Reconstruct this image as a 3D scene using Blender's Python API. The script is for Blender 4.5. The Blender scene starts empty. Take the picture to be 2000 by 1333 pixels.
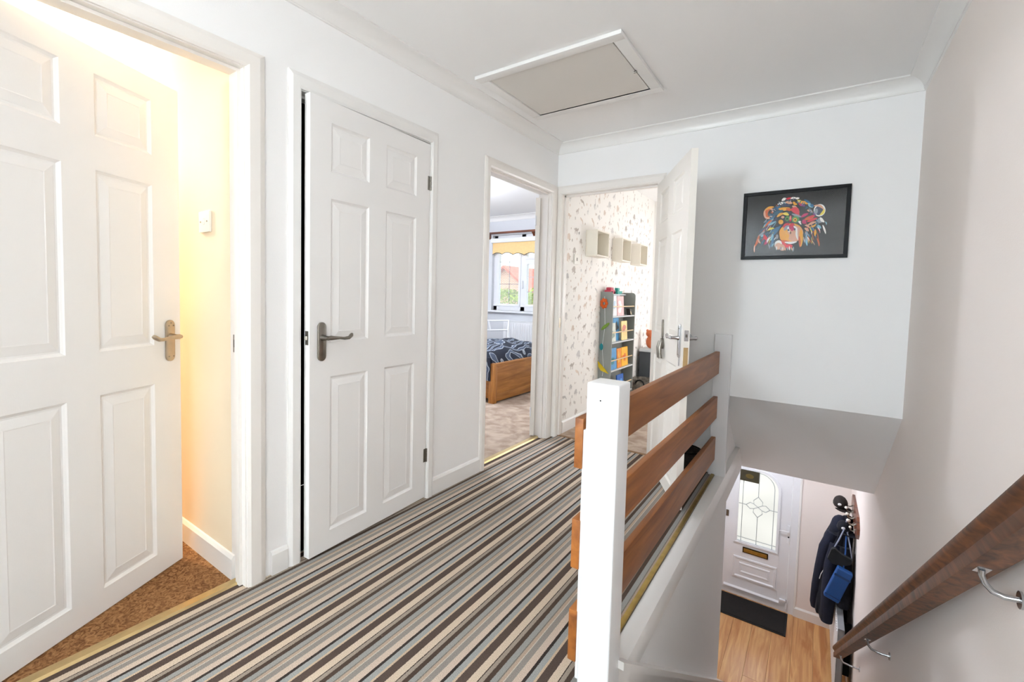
import bpy, bmesh, math, random
from mathutils import Vector, Matrix

random.seed(7)
scene = bpy.context.scene
COL = scene.collection

# ------------------------------------------------------------------ camera
FPX, PPX, PPY = 883.2145, 968.403, 620.4415
CAM = Vector((1.79239, -3.36068, 1.18551))
YAW, PITCH, ROLL = 0.617153, -0.051552, 0.024479
_cy, _sy, _cp, _sp = math.cos(YAW), math.sin(YAW), math.cos(PITCH), math.sin(PITCH)
_f = Vector((-_sy * _cp, _cy * _cp, _sp))
_r = Vector((_cy, _sy, 0))
_u = _r.cross(_f)
_c, _s = math.cos(ROLL), math.sin(ROLL)
_R, _U = _c * _r + _s * _u, -_s * _r + _c * _u
cam_data = bpy.data.cameras.new('camera')
cam_data.sensor_width = 36.0
cam_data.sensor_fit = 'HORIZONTAL'
cam_data.lens = FPX / 2000 * 36
cam_data.shift_x = (1000 - PPX) / 2000
cam_data.shift_y = (PPY - 666.5) / 2000
cam_data.clip_start = 0.02
cam = bpy.data.objects.new('camera', cam_data)
m = Matrix((_R, _U, -_f)).transposed().to_4x4()
m.translation = CAM
cam.matrix_world = m
COL.objects.link(cam)
scene.camera = cam

# ------------------------------------------------------------------ world, exposure
world = bpy.data.worlds.new('daylight')
scene.world = world
world.use_nodes = True
bg = world.node_tree.nodes['Background']
bg.inputs[0].default_value = (0.90, 0.95, 1.0, 1)
bg.inputs[1].default_value = 1.35
scene.view_settings.view_transform = 'Standard'
scene.view_settings.look = 'None'
scene.view_settings.exposure = 1.05
scene.view_settings.gamma = 1.0
scene.view_settings.use_curve_mapping = False
cy = scene.cycles
cy.use_denoising = True
try:
    cy.denoiser = 'OPENIMAGEDENOISE'
except Exception:
    pass
cy.max_bounces = 9
cy.diffuse_bounces = 6
cy.glossy_bounces = 4
cy.transmission_bounces = 8
cy.sample_clamp_indirect = 8.0
cy.caustics_reflective = False
cy.caustics_refractive = False

def area(name, loc, rot, sx, sy, power, color=(1, 1, 1), portal=False):
    l = bpy.data.lights.new(name, 'AREA')
    l.shape = 'RECTANGLE'
    l.size, l.size_y, l.energy, l.color = sx, sy, power, color
    if portal:
        l.cycles.is_portal = True
    o = bpy.data.objects.new(name, l)
    o.location, o.rotation_euler = loc, rot
    COL.objects.link(o)
    return o
HP = math.pi / 2
# daylight portals in the window openings (they only guide the sky light)
area('daylight_portal', (-1.55, 2.60, 1.53), (-HP, 0, 0), 1.9, 1.2, 1, portal=True)
area('daylight_portal', (1.375, 2.60, 1.40), (-HP, 0, 0), 1.15, 1.0, 1, portal=True)
area('daylight_portal', (1.11, -7.30, .985), (HP, 0, 0), 2.02, 1.73, 1, portal=True)
area('daylight_portal', (-3.62, .3, 1.5), (0, -HP, 0), 1.2, 1.8, 1, portal=True)
area('daylight_portal', (0.22, 1.75, -1.25), (0, -HP, 0), 1.0, 1.3, 1, portal=True)

# ------------------------------------------------------------------ materials
def lin(c):
    if isinstance(c, str):
        c = c.lstrip('#')
        c = [int(c[i:i + 2], 16) / 255 for i in (0, 2, 4)]
        return tuple(x / 12.92 if x <= .04045 else ((x + .055) / 1.055) ** 2.4 for x in c) + (1,)
    return tuple(c) + (1,) if len(c) == 3 else tuple(c)

MATS = {}
def mat(name, color, rough=.5, metal=0., bump=0., bscale=60., var=0., vscale=8., spec=.5, coat=0., stretch=(1, 1, 1)):
    if name in MATS:
        return MATS[name]
    mt = bpy.data.materials.new(name)
    mt.use_nodes = True
    nt = mt.node_tree
    b = nt.nodes['Principled BSDF']
    c = lin(color)
    b.inputs['Base Color'].default_value = c
    b.inputs['Roughness'].default_value = rough
    b.inputs['Metallic'].default_value = metal
    b.inputs['Specular IOR Level'].default_value = spec
    b.inputs['Coat Weight'].default_value = coat
    tc = nt.nodes.new('ShaderNodeTexCoord')
    mp = nt.nodes.new('ShaderNodeMapping')
    mp.inputs['Scale'].default_value = stretch
    nt.links.new(tc.outputs['Object'], mp.inputs[0])
    n = nt.nodes.new('ShaderNodeTexNoise')
    n.inputs['Scale'].default_value = vscale
    n.inputs['Detail'].default_value = 4
    nt.links.new(mp.outputs[0], n.inputs['Vector'])
    if var > 0:
        r = nt.nodes.new('ShaderNodeValToRGB')
        r.color_ramp.elements[0].position, r.color_ramp.elements[1].position = .3, .7
        r.color_ramp.elements[0].color = tuple(x * (1 - var) for x in c[:3]) + (1,)
        r.color_ramp.elements[1].color = tuple(min(1, x * (1 + var)) for x in c[:3]) + (1,)
        nt.links.new(n.outputs[0], r.inputs[0])
        nt.links.new(r.outputs[0], b.inputs['Base Color'])
    if bump > 0:
        n2 = nt.nodes.new('ShaderNodeTexNoise')
        n2.inputs['Scale'].default_value = bscale
        n2.inputs['Detail'].default_value = 3
        nt.links.new(mp.outputs[0], n2.inputs['Vector'])
        bp = nt.nodes.new('ShaderNodeBump')
        bp.inputs['Strength'].default_value = bump
        bp.inputs['Distance'].default_value = .01
        nt.links.new(n2.outputs[0], bp.inputs['Height'])
        nt.links.new(bp.outputs[0], b.inputs['Normal'])
    MATS[name] = mt
    return mt

def wood(name, dark, light, rough=.35, axis='y', scale=1., coat=.2):
    if name in MATS:
        return MATS[name]
    mt = bpy.data.materials.new(name)
    mt.use_nodes = True
    nt = mt.node_tree
    b = nt.nodes['Principled BSDF']
    b.inputs['Roughness'].default_value = rough
    b.inputs['Coat Weight'].default_value = coat
    b.inputs['Coat Roughness'].default_value = .25
    tc = nt.nodes.new('ShaderNodeTexCoord')
    mp = nt.nodes.new('ShaderNodeMapping')
    s = {'x': (1.2, 14, 14), 'y': (14, 1.2, 14), 'z': (14, 14, 1.2)}[axis]
    mp.inputs['Scale'].default_value = tuple(k * scale for k in s)
    nt.links.new(tc.outputs['Object'], mp.inputs[0])
    oi = nt.nodes.new('ShaderNodeObjectInfo')
    ad = nt.nodes.new('ShaderNodeVectorMath')
    ad.operation = 'SCALE'
    ad.inputs[0].default_value = (37, 91, 53)
    nt.links.new(oi.outputs['Random'], ad.inputs['Scale'])
    av = nt.nodes.new('ShaderNodeVectorMath')
    nt.links.new(mp.outputs[0], av.inputs[0])
    nt.links.new(ad.outputs[0], av.inputs[1])
    n = nt.nodes.new('ShaderNodeTexNoise')
    n.inputs['Scale'].default_value = 1.6
    n.inputs['Detail'].default_value = 6
    n.inputs['Distortion'].default_value = .8
    nt.links.new(av.outputs[0], n.inputs['Vector'])
    r = nt.nodes.new('ShaderNodeValToRGB')
    r.color_ramp.elements[0].position, r.color_ramp.elements[1].position = .32, .68
    r.color_ramp.elements[0].color, r.color_ramp.elements[1].color = lin(dark), lin(light)
    nt.links.new(n.outputs[0], r.inputs[0])
    # object-to-object tone shift
    hs = nt.nodes.new('ShaderNodeHueSaturation')
    mr = nt.nodes.new('ShaderNodeMapRange')
    mr.inputs['To Min'].default_value, mr.inputs['To Max'].default_value = .88, 1.1
    nt.links.new(oi.outputs['Random'], mr.inputs[0])
    nt.links.new(mr.outputs[0], hs.inputs['Value'])
    nt.links.new(r.outputs[0], hs.inputs['Color'])
    nt.links.new(hs.outputs[0], b.inputs['Base Color'])
    MATS[name] = mt
    return mt

def emit(name, color, strength):
    mt = bpy.data.materials.new(name)
    mt.use_nodes = True
    b = mt.node_tree.nodes['Principled BSDF']
    b.inputs['Base Color'].default_value = lin(color)
    b.inputs['Emission Color'].default_value = lin(color)
    b.inputs['Emission Strength'].default_value = strength
    MATS[name] = mt
    return mt

def glass(name, tint=(.95, .98, .97), rough=0., trans=.9):
    mt = bpy.data.materials.new(name)
    mt.use_nodes = True
    nt = mt.node_tree
    out = nt.nodes['Material Output']
    t = nt.nodes.new('ShaderNodeBsdfTransparent')
    t.inputs[0].default_value = lin(tint)
    g = nt.nodes.new('ShaderNodeBsdfGlossy')
    g.inputs['Roughness'].default_value = rough
    mx = nt.nodes.new('ShaderNodeMixShader')
    mx.inputs[0].default_value = 1 - trans
    nt.links.new(t.outputs[0], mx.inputs[1])
    nt.links.new(g.outputs[0], mx.inputs[2])
    nt.links.new(mx.outputs[0], out.inputs[0])
    MATS[name] = mt
    return mt

M_WALL = mat('wall_paint', '#f2f1f0', .75, bump=.06, bscale=220, spec=.25)
M_WALLW = mat('wall_paint_warm', '#ebe2dc', .7, bump=.06, bscale=220, spec=.25)
M_WALLC = mat('wall_paint_cream', '#ecdcc2', .75, bump=.05, bscale=220, spec=.25)
M_CEIL = mat('ceiling_paint', '#f4f3f2', .8, bump=.05, bscale=180, spec=.2)
M_DOOR = mat('door_white', '#edebe9', .38, bump=.03, bscale=130, spec=.4, stretch=(4, 4, .5))
M_DOORC = mat('door_cream', '#eae5dd', .36, bump=.03, bscale=130, spec=.4, stretch=(4, 4, .5))
M_TRIM = mat('gloss_white', '#eae8e5', .32, bump=.02, bscale=40, spec=.45)
M_TRIMC = mat('gloss_cream', '#e9e4de', .3, bump=.02, bscale=40, spec=.45)
M_NEWEL = mat('newel_white', '#e4e4e5', .35, bump=.04, bscale=50, spec=.45, stretch=(3, 3, .6))
M_PEWTER = mat('pewter', '#8d8880', .33, metal=1., var=.12, vscale=30)
M_NICKEL = mat('satin_nickel', '#b9ab98', .3, metal=1., var=.08, vscale=30)
M_CHROME = mat('chrome', '#c4c6c9', .22, metal=1., var=.03)
M_BRASS = mat('brass', '#b39a58', .3, metal=1., var=.12, vscale=25)
M_GOLD = mat('gold_strip', '#cfb684', .3, metal=.9, var=.08, vscale=25)
M_BLACK = mat('black_gloss', '#080808', .35, var=.2, spec=.15)
M_DARK = mat('dark_void', '#0a0a0a', .9, var=.2)  # near-black stand-in for the shade inside holes, gaps and the cupboard
M_RAILW = wood('rail_wood', '#764014', '#a06128', .45, 'y', 1.0, .0)
M_HANDR = wood('handrail_wood', '#38200f', '#7c4c2c', .5, 'y', 1.6, .0)
M_OAK = wood('oak_bed', '#8c5622', '#b67c3a', .4, 'y', 1., .1)
M_OAKZ = wood('oak_bed_post', '#8c5622', '#b67c3a', .4, 'z', 1., .1)
M_PLANK = wood('laminate_plank', '#b47640', '#dcab70', .28, 'y', .9, .3)
M_BROWNW = wood('brown_wood', '#4a2413', '#7a3f1f', .35, 'x', 1.2, .25)
M_UPVC = mat('upvc_white', '#e6e7ea', .25, var=.01, spec=.5)
M_GREY = mat('grey_paint', '#858883', .5, var=.05)
M_GREYL = mat('pale_grey_paint', '#c3c7c8', .45, var=.03)
M_RODW = wood('pale_rod', '#d9b98a', '#efd9b5', .4, 'y', 1.)
M_WHITEM = mat('white_metal', '#e9eaec', .35, var=.02)
M_RADGREY = mat('radiator_grille', '#8d9093', .45, var=.05)
M_PLASTIC = mat('white_plastic', '#efece4', .3, var=.01)
M_GLASS = glass('clear_glass')
M_BLIND = mat('blind_yellow', '#f3cd92', .8, var=.04, vscale=30)
M_NAVY = mat('navy_cloth', '#0f1428', .95, bump=.3, bscale=120, var=.25, vscale=14)
M_NAVY2 = mat('ink_cloth', '#090c19', .95, bump=.3, bscale=120, var=.3, vscale=14)
M_CHAR = mat('charcoal_cloth', '#1d2023', .95, bump=.2, bscale=150, var=.2)
M_BLUE = mat('blue_canvas', '#124a8c', .6, bump=.2, bscale=150, var=.12)
M_CAP = mat('brown_black_cloth', '#1c1512', .8, bump=.2, bscale=150, var=.2)
M_GREYC = mat('grey_lining', '#8a90a4', .8, var=.1)
M_WHITEC = mat('white_cloth', '#e4e4e6', .8, bump=.2, var=.03)
M_SKINPINK = mat('soft_orange', '#c4683c', .7, var=.15)

def carpet(name, c0, c1, scale, worm=False):
    mt = bpy.data.materials.new(name)
    mt.use_nodes = True
    nt = mt.node_tree
    b = nt.nodes['Principled BSDF']
    b.inputs['Roughness'].default_value = .95
    b.inputs['Specular IOR Level'].default_value = .1
    tc = nt.nodes.new('ShaderNodeTexCoord')
    n = nt.nodes.new('ShaderNodeTexNoise')
    n.inputs['Scale'].default_value = scale
    n.inputs['Detail'].default_value = 6
    n.inputs['Distortion'].default_value = 2.5 if worm else .5
    nt.links.new(tc.outputs['Object'], n.inputs['Vector'])
    r = nt.nodes.new('ShaderNodeValToRGB')
    r.color_ramp.elements[0].position, r.color_ramp.elements[1].position = .35, .65
    r.color_ramp.elements[0].color, r.color_ramp.elements[1].color = lin(c0), lin(c1)
    nt.links.new(n.outputs[0], r.inputs[0])
    nt.links.new(r.outputs[0], b.inputs['Base Color'])
    n2 = nt.nodes.new('ShaderNodeTexNoise')
    n2.inputs['Scale'].default_value = 350
    nt.links.new(tc.outputs['Object'], n2.inputs['Vector'])
    bp = nt.nodes.new('ShaderNodeBump')
    bp.inputs['Strength'].default_value = .5
    bp.inputs['Distance'].default_value = .006
    nt.links.new(n2.outputs[0], bp.inputs['Height'])
    nt.links.new(bp.outputs[0], b.inputs['Normal'])
    MATS[name] = mt
    return mt
M_CARB = carpet('carpet_brown', '#6b452a', '#ab7f55', 38, True)
M_CART = carpet('carpet_taupe', '#a08c7c', '#c3b2a2', 9)

def striped_carpet():
    mt = bpy.data.materials.new('striped_carpet')
    mt.use_nodes = True
    nt = mt.node_tree
    b = nt.nodes['Principled BSDF']
    b.inputs['Roughness'].default_value = .95
    b.inputs['Specular IOR Level'].default_value = .1
    tc = nt.nodes.new('ShaderNodeTexCoord')
    sx = nt.nodes.new('ShaderNodeSeparateXYZ')
    nt.links.new(tc.outputs['Object'], sx.inputs[0])
    # faint fibre wobble of the stripe edges
    wn = nt.nodes.new('ShaderNodeTexNoise')
    wn.inputs['Scale'].default_value = 260
    nt.links.new(tc.outputs['Object'], wn.inputs['Vector'])
    wm = nt.nodes.new('ShaderNodeMath'); wm.operation = 'MULTIPLY_ADD'
    wm.inputs[1].default_value = .004; wm.inputs[2].default_value = -.002
    nt.links.new(wn.outputs[0], wm.inputs[0])
    add = nt.nodes.new('ShaderNodeMath'); add.operation = 'ADD'
    nt.links.new(sx.outputs[0], add.inputs[0]); nt.links.new(wm.outputs[0], add.inputs[1])
    P = .1985
    a2 = nt.nodes.new('ShaderNodeMath'); a2.operation = 'ADD'
    a2.inputs[1].default_value = 10 * P - (.565 - .014 - 2 * P)
    nt.links.new(add.outputs[0], a2.inputs[0])
    md = nt.nodes.new('ShaderNodeMath'); md.operation = 'MODULO'; md.inputs[1].default_value = P
    nt.links.new(a2.outputs[0], md.inputs[0])
    dv = nt.nodes.new('ShaderNodeMath'); dv.operation = 'DIVIDE'; dv.inputs[1].default_value = P
    nt.links.new(md.outputs[0], dv.inputs[0])
    seq = [(100, '#574942'), (92, '#cbb8a3'), (12, '#3a2f2a'), (48, '#9a8d80'), (58, '#4f4138'), (66, '#95948f'),
           (14, '#77706a'), (40, '#b09a88'), (10, '#c3b7a8'), (72, '#8d8780'), (82, '#c6b2a2'), (38, '#3b332f'),
           (68, '#9b9c99'), (30, '#c3ab92')]
    tot = sum(w for w, _ in seq)
    r = nt.nodes.new('ShaderNodeValToRGB')
    cr = r.color_ramp
    cr.interpolation = 'CONSTANT'
    x = 0
    for i, (w, c) in enumerate(seq):
        e = cr.elements[i] if i < 2 else cr.elements.new(x / tot)
        e.position = x / tot
        e.color = lin(c)
        x += w
    nt.links.new(dv.outputs[0], r.inputs[0])
    # tuft speckle
    n3 = nt.nodes.new('ShaderNodeTexNoise')
    n3.inputs['Scale'].default_value = 420
    n3.inputs['Detail'].default_value = 2
    nt.links.new(tc.outputs['Object'], n3.inputs['Vector'])
    mr = nt.nodes.new('ShaderNodeMapRange')
    mr.inputs['From Min'].default_value, mr.inputs['From Max'].default_value = .3, .7
    mr.inputs['To Min'].default_value, mr.inputs['To Max'].default_value = .72, 1.22
    nt.links.new(n3.outputs[0], mr.inputs[0])
    hs = nt.nodes.new('ShaderNodeHueSaturation')
    nt.links.new(r.outputs[0], hs.inputs['Color'])
    nt.links.new(mr.outputs[0], hs.inputs['Value'])
    nt.links.new(hs.outputs[0], b.inputs['Base Color'])
    bp = nt.nodes.new('ShaderNodeBump')
    bp.inputs['Strength'].default_value = .5
    bp.inputs['Distance'].default_value = .005
    nt.links.new(n3.outputs[0], bp.inputs['Height'])
    nt.links.new(bp.outputs[0], b.inputs['Normal'])
    return mt
M_STRIPE = striped_carpet()

def duvet_mat():
    mt = bpy.data.materials.new('duvet_print')
    mt.use_nodes = True
    nt = mt.node_tree
    b = nt.nodes['Principled BSDF']
    b.inputs['Roughness'].default_value = .8
    tc = nt.nodes.new('ShaderNodeTexCoord')
    w = nt.nodes.new('ShaderNodeTexWave')
    w.inputs['Scale'].default_value = 3.4
    w.inputs['Distortion'].default_value = 14
    w.inputs['Detail'].default_value = 2
    nt.links.new(tc.outputs['Object'], w.inputs['Vector'])
    r = nt.nodes.new('ShaderNodeValToRGB')
    e = r.color_ramp.elements
    e[0].position, e[0].color = .45, lin('#1b2334')
    e[1].position, e[1].color = .62, lin('#b9c2cc')
    e2 = r.color_ramp.elements.new(.9); e2.color = lin('#49566b')
    nt.links.new(w.outputs[1], r.inputs[0])
    nt.links.new(r.outputs[0], b.inputs['Base Color'])
    return mt
M_DUVET = duvet_mat()

# ------------------------------------------------------------------ mesh helpers
class MB:
    def __init__(s):
        s.v, s.f, s.mi = [], [], []
    def add(s, vs, fs, mi=0):
        o = len(s.v)
        s.v += [tuple(p) for p in vs]
        s.f += [tuple(i + o for i in q) for q in fs]
        s.mi += [mi] * len(fs)
        return s
    def box(s, x0, x1, y0, y1, z0, z1, mi=0):
        v = [(x, y, z) for z in (z0, z1) for y in (y0, y1) for x in (x0, x1)]
        return s.add(v, [(0, 2, 3, 1), (4, 5, 7, 6), (0, 1, 5, 4), (2, 6, 7, 3), (0, 4, 6, 2), (1, 3, 7, 5)], mi)
    def bbox(s, x0, x1, y0, y1, z0, z1, b=.004, mi=0, seg=2):
        bm = bmesh.new()
        bmesh.ops.create_cube(bm, size=1)
        for v in bm.verts:
            v.co = Vector(((x0 + x1) / 2 + v.co.x * (x1 - x0), (y0 + y1) / 2 + v.co.y * (y1 - y0), (z0 + z1) / 2 + v.co.z * (z1 - z0)))
        bmesh.ops.bevel(bm, geom=list(bm.edges), offset=b, segments=seg, profile=.6, affect='EDGES')
        bm.verts.index_update()
        s.add([v.co[:] for v in bm.verts], [[v.index for v in f.verts] for f in bm.faces], mi)
        bm.free()
        return s
    def prism(s, pts, axis, a, b, mi=0):
        """pts: 2D polygon in the two other axes (in x,y,z order), extruded along axis from a to b"""
        def mk(p, t):
            return {'x': (t, p[0], p[1]), 'y': (p[0], t, p[1]), 'z': (p[0], p[1], t)}[axis]
        n = len(pts)
        v = [mk(p, a) for p in pts] + [mk(p, b) for p in pts]
        f = [tuple(range(n))[::-1], tuple(range(n, 2 * n))] + [(i, (i + 1) % n, n + (i + 1) % n, n + i) for i in range(n)]
        return s.add(v, f, mi)
    def tube(s, pts, r, n=10, mi=0, flat=(1, 1)):
        pts = [Vector(p) for p in pts]
        if not isinstance(r, (list, tuple)):
            r = [r] * len(pts)
        rings = []
        up0 = Vector((0, 0, 1))
        for i, p in enumerate(pts):
            t = (pts[min(i + 1, len(pts) - 1)] - pts[max(i - 1, 0)]).normalized()
            up = up0 if abs(t.dot(up0)) < .95 else Vector((1, 0, 0))
            a = t.cross(up).normalized()
            c = a.cross(t)
            rings.append([p + a * (r[i] * flat[0] * math.cos(k * 2 * math.pi / n)) + c * (r[i] * flat[1] * math.sin(k * 2 * math.pi / n)) for k in range(n)])
        v = [q for g in rings for q in g]
        f = []
        for i in range(len(pts) - 1):
            for k in range(n):
                f.append((i * n + k, i * n + (k + 1) % n, (i + 1) * n + (k + 1) % n, (i + 1) * n + k))
        f.append(tuple(range(n))[::-1])
        f.append(tuple(range((len(pts) - 1) * n, len(pts) * n)))
        return s.add(v, f, mi)
    def lathe(s, prof, c, n=20, mi=0):
        """prof: (radius, z) list about a vertical axis through c"""
        v, f = [], []
        for r, z in prof:
            for k in range(n):
                a = 2 * math.pi * k / n
                v.append((c[0] + r * math.cos(a), c[1] + r * math.sin(a), c[2] + z))
        for i in range(len(prof) - 1):
            for k in range(n):
                f.append((i * n + k, i * n + (k + 1) % n, (i + 1) * n + (k + 1) % n, (i + 1) * n + k))
        f.append(tuple(range(n))[::-1]); f.append(tuple(range((len(prof) - 1) * n, len(prof) * n)))
        return s.add(v, f, mi)
    def ball(s, c, r, mi=0, nu=14, nv=9, fn=None):
        if not isinstance(r, (list, tuple)):
            r = (r, r, r)
        v, f = [], []
        for j in range(nv + 1):
            th = math.pi * j / nv
            for i in range(nu):
                ph = 2 * math.pi * i / nu
                p = Vector((r[0] * math.sin(th) * math.cos(ph), r[1] * math.sin(th) * math.sin(ph), r[2] * math.cos(th)))
                if fn:
                    p = fn(p)
                v.append((c[0] + p[0], c[1] + p[1], c[2] + p[2]))
        for j in range(nv):
            for i in range(nu):
                f.append((j * nu + i, (j + 1) * nu + i, (j + 1) * nu + (i + 1) % nu, j * nu + (i + 1) % nu))
        return s.add(v, f, mi)
    def loft(s, rings, mi=0):
        n = len(rings[0])
        v = [q for g in rings for q in g]
        f = []
        for i in range(len(rings) - 1):
            for k in range(n):
                f.append((i * n + k, i * n + (k + 1) % n, (i + 1) * n + (k + 1) % n, (i + 1) * n + k))
        f.append(tuple(range(n))[::-1]); f.append(tuple(range((len(rings) - 1) * n, len(rings) * n)))
        return s.add(v, f, mi)
    def xform(s, M):
        s.v = [tuple(M @ Vector(p)) for p in s.v]
        return s

ORG = {}
def obj(name, mb, mats, parent=None, smooth=False, at=None):
    """one mesh object; geometry given in world coordinates (or in the root's frame for rotated roots)"""
    if not isinstance(mats, (list, tuple)):
        mats = [mats]
    off = Vector(ORG.get(parent.name, (0, 0, 0))) if parent else Vector(at or (0, 0, 0))
    me = bpy.data.meshes.new(name)
    me.from_pydata([tuple(Vector(p) - off) for p in mb.v], [], mb.f)
    for mt in mats:
        me.materials.append(mt)
    me.polygons.foreach_set('material_index', mb.mi)
    bm = bmesh.new(); bm.from_mesh(me)
    bmesh.ops.remove_doubles(bm, verts=bm.verts, dist=1e-6)
    bmesh.ops.recalc_face_normals(bm, faces=bm.faces)
    bm.to_mesh(me); bm.free()
    if smooth:
        me.polygons.foreach_set('use_smooth', [True] * len(me.polygons))
        me.set_sharp_from_angle(angle=math.radians(40))
    me.update()
    o = bpy.data.objects.new(name, me)
    COL.objects.link(o)
    if parent:
        o.parent = parent
    else:
        o.location = off
    ORG[o.name] = tuple(off)
    return o
def tag(o, label, cat, group=None, kind=None):
    o['label'] = label
    o['category'] = cat
    if group: o['group'] = group
    if kind: o['kind'] = kind
    return o
def thing(name, label, cat, loc, group=None, kind=None):
    o = bpy.data.objects.new(name, None)
    o.empty_display_size = .05
    COL.objects.link(o)
    o.location = loc
    ORG[o.name] = tuple(loc)
    return tag(o, label, cat, group, kind)
def struct(name, mb, mats, label, cat, smooth=False):
    return tag(obj(name, mb, mats, None, smooth), label, cat, None, 'structure')

# ------------------------------------------------------------------ dimensions
W = 2.2112          # right wall
H = 2.412           # landing ceiling
G = -2.60           # hall floor
GC = -0.25          # hall ceiling
YF = 3.06           # front-door wall
YB = -7.30          # rear landing wall
XE = 1.345          # landing edge over the stairs
TOPY = -2.10        # top riser
NY0_ = -2.161
ZB = 0.543          # foot of the far wall over the stairs
YS = 1.03           # foot of the sloping bulkhead
D1A, D1B = -3.285, -2.505   # door 1 opening (y)
D2A, D2B = -2.276, -1.504
D3A, D3B = -0.945, -0.105
D4A, D4B = 0.05, 0.812      # far door opening (x)
DH = 2.01

# ------------------------------------------------------------------ shell
mb = MB()
LT = .028
for a, b in ((YB, D1A - LT), (D1B + LT, D2A - LT), (D2B + LT, D3A - LT), (D3B + LT, 0.0)):
    mb.box(-.1, 0, a, b, -.02, H)
for a, b in ((D1A, D1B), (D2A, D2B), (D3A, D3B)):
    mb.box(-.1, 0, a - LT, b + LT, DH + LT, H)
wall_left = struct('wall_left', mb, M_WALL, 'white landing wall with the three panelled door openings', 'wall')

mb = MB()
mb.box(-.1, D4A - LT, 0, .1, -.02, H)
mb.box(D4A - LT, D4B + LT, 0, .1, DH + LT, H)
mb.box(D4B + LT, 1.31, 0, .1, -.02, H)
mb.box(1.31, W, 0, .1, ZB, H)
wall_far = struct('wall_far', mb, M_WALL, 'white end wall of the landing that carries the framed ape picture', 'wall')

mb = MB().box(W, W + .12, YB, YF + .3, G - .02, H)
wall_right = struct('wall_right', mb, M_WALLW, 'tall pale beige wall running down beside the stairs', 'wall')

mb = MB()
RX0, RX1, RZA, RZB = .10, 2.12, .12, 1.85  # unseen rear window, added for soft frontal light on the landing
mb.box(-.1, RX0, YB - .12, YB, -.02, H); mb.box(RX1, W, YB - .12, YB, -.02, H)
mb.box(RX0, RX1, YB - .12, YB, -.02, RZA); mb.box(RX0, RX1, YB - .12, YB, RZB, H)
struct('wall_rear', mb, M_WALL, 'white landing wall behind the viewpoint with an added wide window', 'wall')
mb = MB()
for x in (RX0, 1.145, RX1 - .06):
    mb.box(x, x + .06, YB - .09, YB - .03, RZA, RZB)
for z in (RZA, RZB - .06):
    mb.box(RX0, RX1, YB - .09, YB - .03, z, z + .06)
w = struct('added_window', mb, M_UPVC, 'added white framed window lighting the landing from behind the viewpoint', 'window')
obj('pane', MB().box(RX0 + .02, RX1 - .02, YB - .065, YB - .06, RZA + .02, RZB - .02), M_GLASS, w)

# ceilings
mb = MB()
mb.box(-.1, W, YB, .1, H, H + .06)
struct('ceiling', mb, M_CEIL, 'white landing ceiling around the loft hatch', 'ceiling')

# cornice round the landing (coved)
CW, CD = .075, .067
cove = [(0, 0)]
prof = [(0, H - CD - .008), (.006, H - CD - .006), (.007, H - CD)]
for k in range(7):
    a = math.pi / 2 * k / 6
    prof.append((.009 + (CW - .012) * (1 - math.cos(a)), H - CD + (CD - .008) * math.sin(a)))
prof += [(CW, H - .007), (CW, H), (0, H)]
def mitre_run(mb, prof, kind):
    n = len(prof)
    if kind == 'left':
        A = [(d, YB, z) for d, z in prof]; B = [(d, -d, z) for d, z in prof]
    elif kind == 'far':
        A = [(d, -d, z) for d, z in prof]; B = [(W - d, -d, z) for d, z in prof]
    else:
        A = [(W - d, -d, z) for d, z in prof]; B = [(W - d, YB, z) for d, z in prof]
    mb.add(A + B, [tuple(range(n)), tuple(range(2 * n - 1, n - 1, -1))] + [(i, (i + 1) % n, n + (i + 1) % n, n + i) for i in range(n)])
    return mb
for i, (k, lab) in enumerate((('left', 'white coved cornice above the panelled doors'), ('far', 'white coved cornice above the framed picture'),
                              ('right', 'white coved cornice along the beige stair wall'))):
    struct('trim_%d' % (20 + i), mitre_run(MB(), prof, k), M_TRIM, lab, 'cornice', True)

# floors
mb = MB()
mb.box(-.06, 1.283, YB, 0, -.02, 0)
mb.box(1.283, W, YB, TOPY, -.02, 0)
mb.box(D4A, D4B, 0, .05, -.02, 0)
floor = struct('floor', mb, M_STRIPE, 'landing floor in brown, cream and blue-grey striped carpet', 'floor')

# landing edge and stair side
mb = MB().bbox(1.283, XE, TOPY, .80, -.10, .002, .006)
struct('trim_10', mb, M_TRIM, 'white painted landing edge board above the stairs', 'trim', True)
mb = MB().box(1.24, XE - .012, TOPY, .17, G, -.098)
struct('wall_stair', mb, M_WALL, 'white wall below the landing edge beside the stairs', 'wall')
mb = MB().box(1.264, 1.2828, NY0_ + .097, -.055, 0, .009)
tag(obj('edge_strip', mb, M_BRASS), 'brass strip holding the striped carpet under the wooden rails', 'strip')
# beam and infill beyond the end wall
mb = MB()
mb.box(1.24, XE - .012, .17, .95, GC, -.098)
mb.prism([(.02, ZB), (.1, ZB), (YS, GC), (.95, GC), (.95, -.098), (.02, -.098)], 'x', 1.22, 1.31)
struct('wall_infill', mb, M_WALL, 'small white infill wall under the sloping bulkhead', 'wall')
# sloping bulkhead
mb = MB().prism([(0.0, ZB), (.10, ZB + .02), (YS + .1, GC), (YS, GC)], 'x', 1.24, W)
struct('wall_bulkhead', mb, M_WALL, 'grey-white sloping bulkhead above the lower stairs', 'wall')
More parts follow.
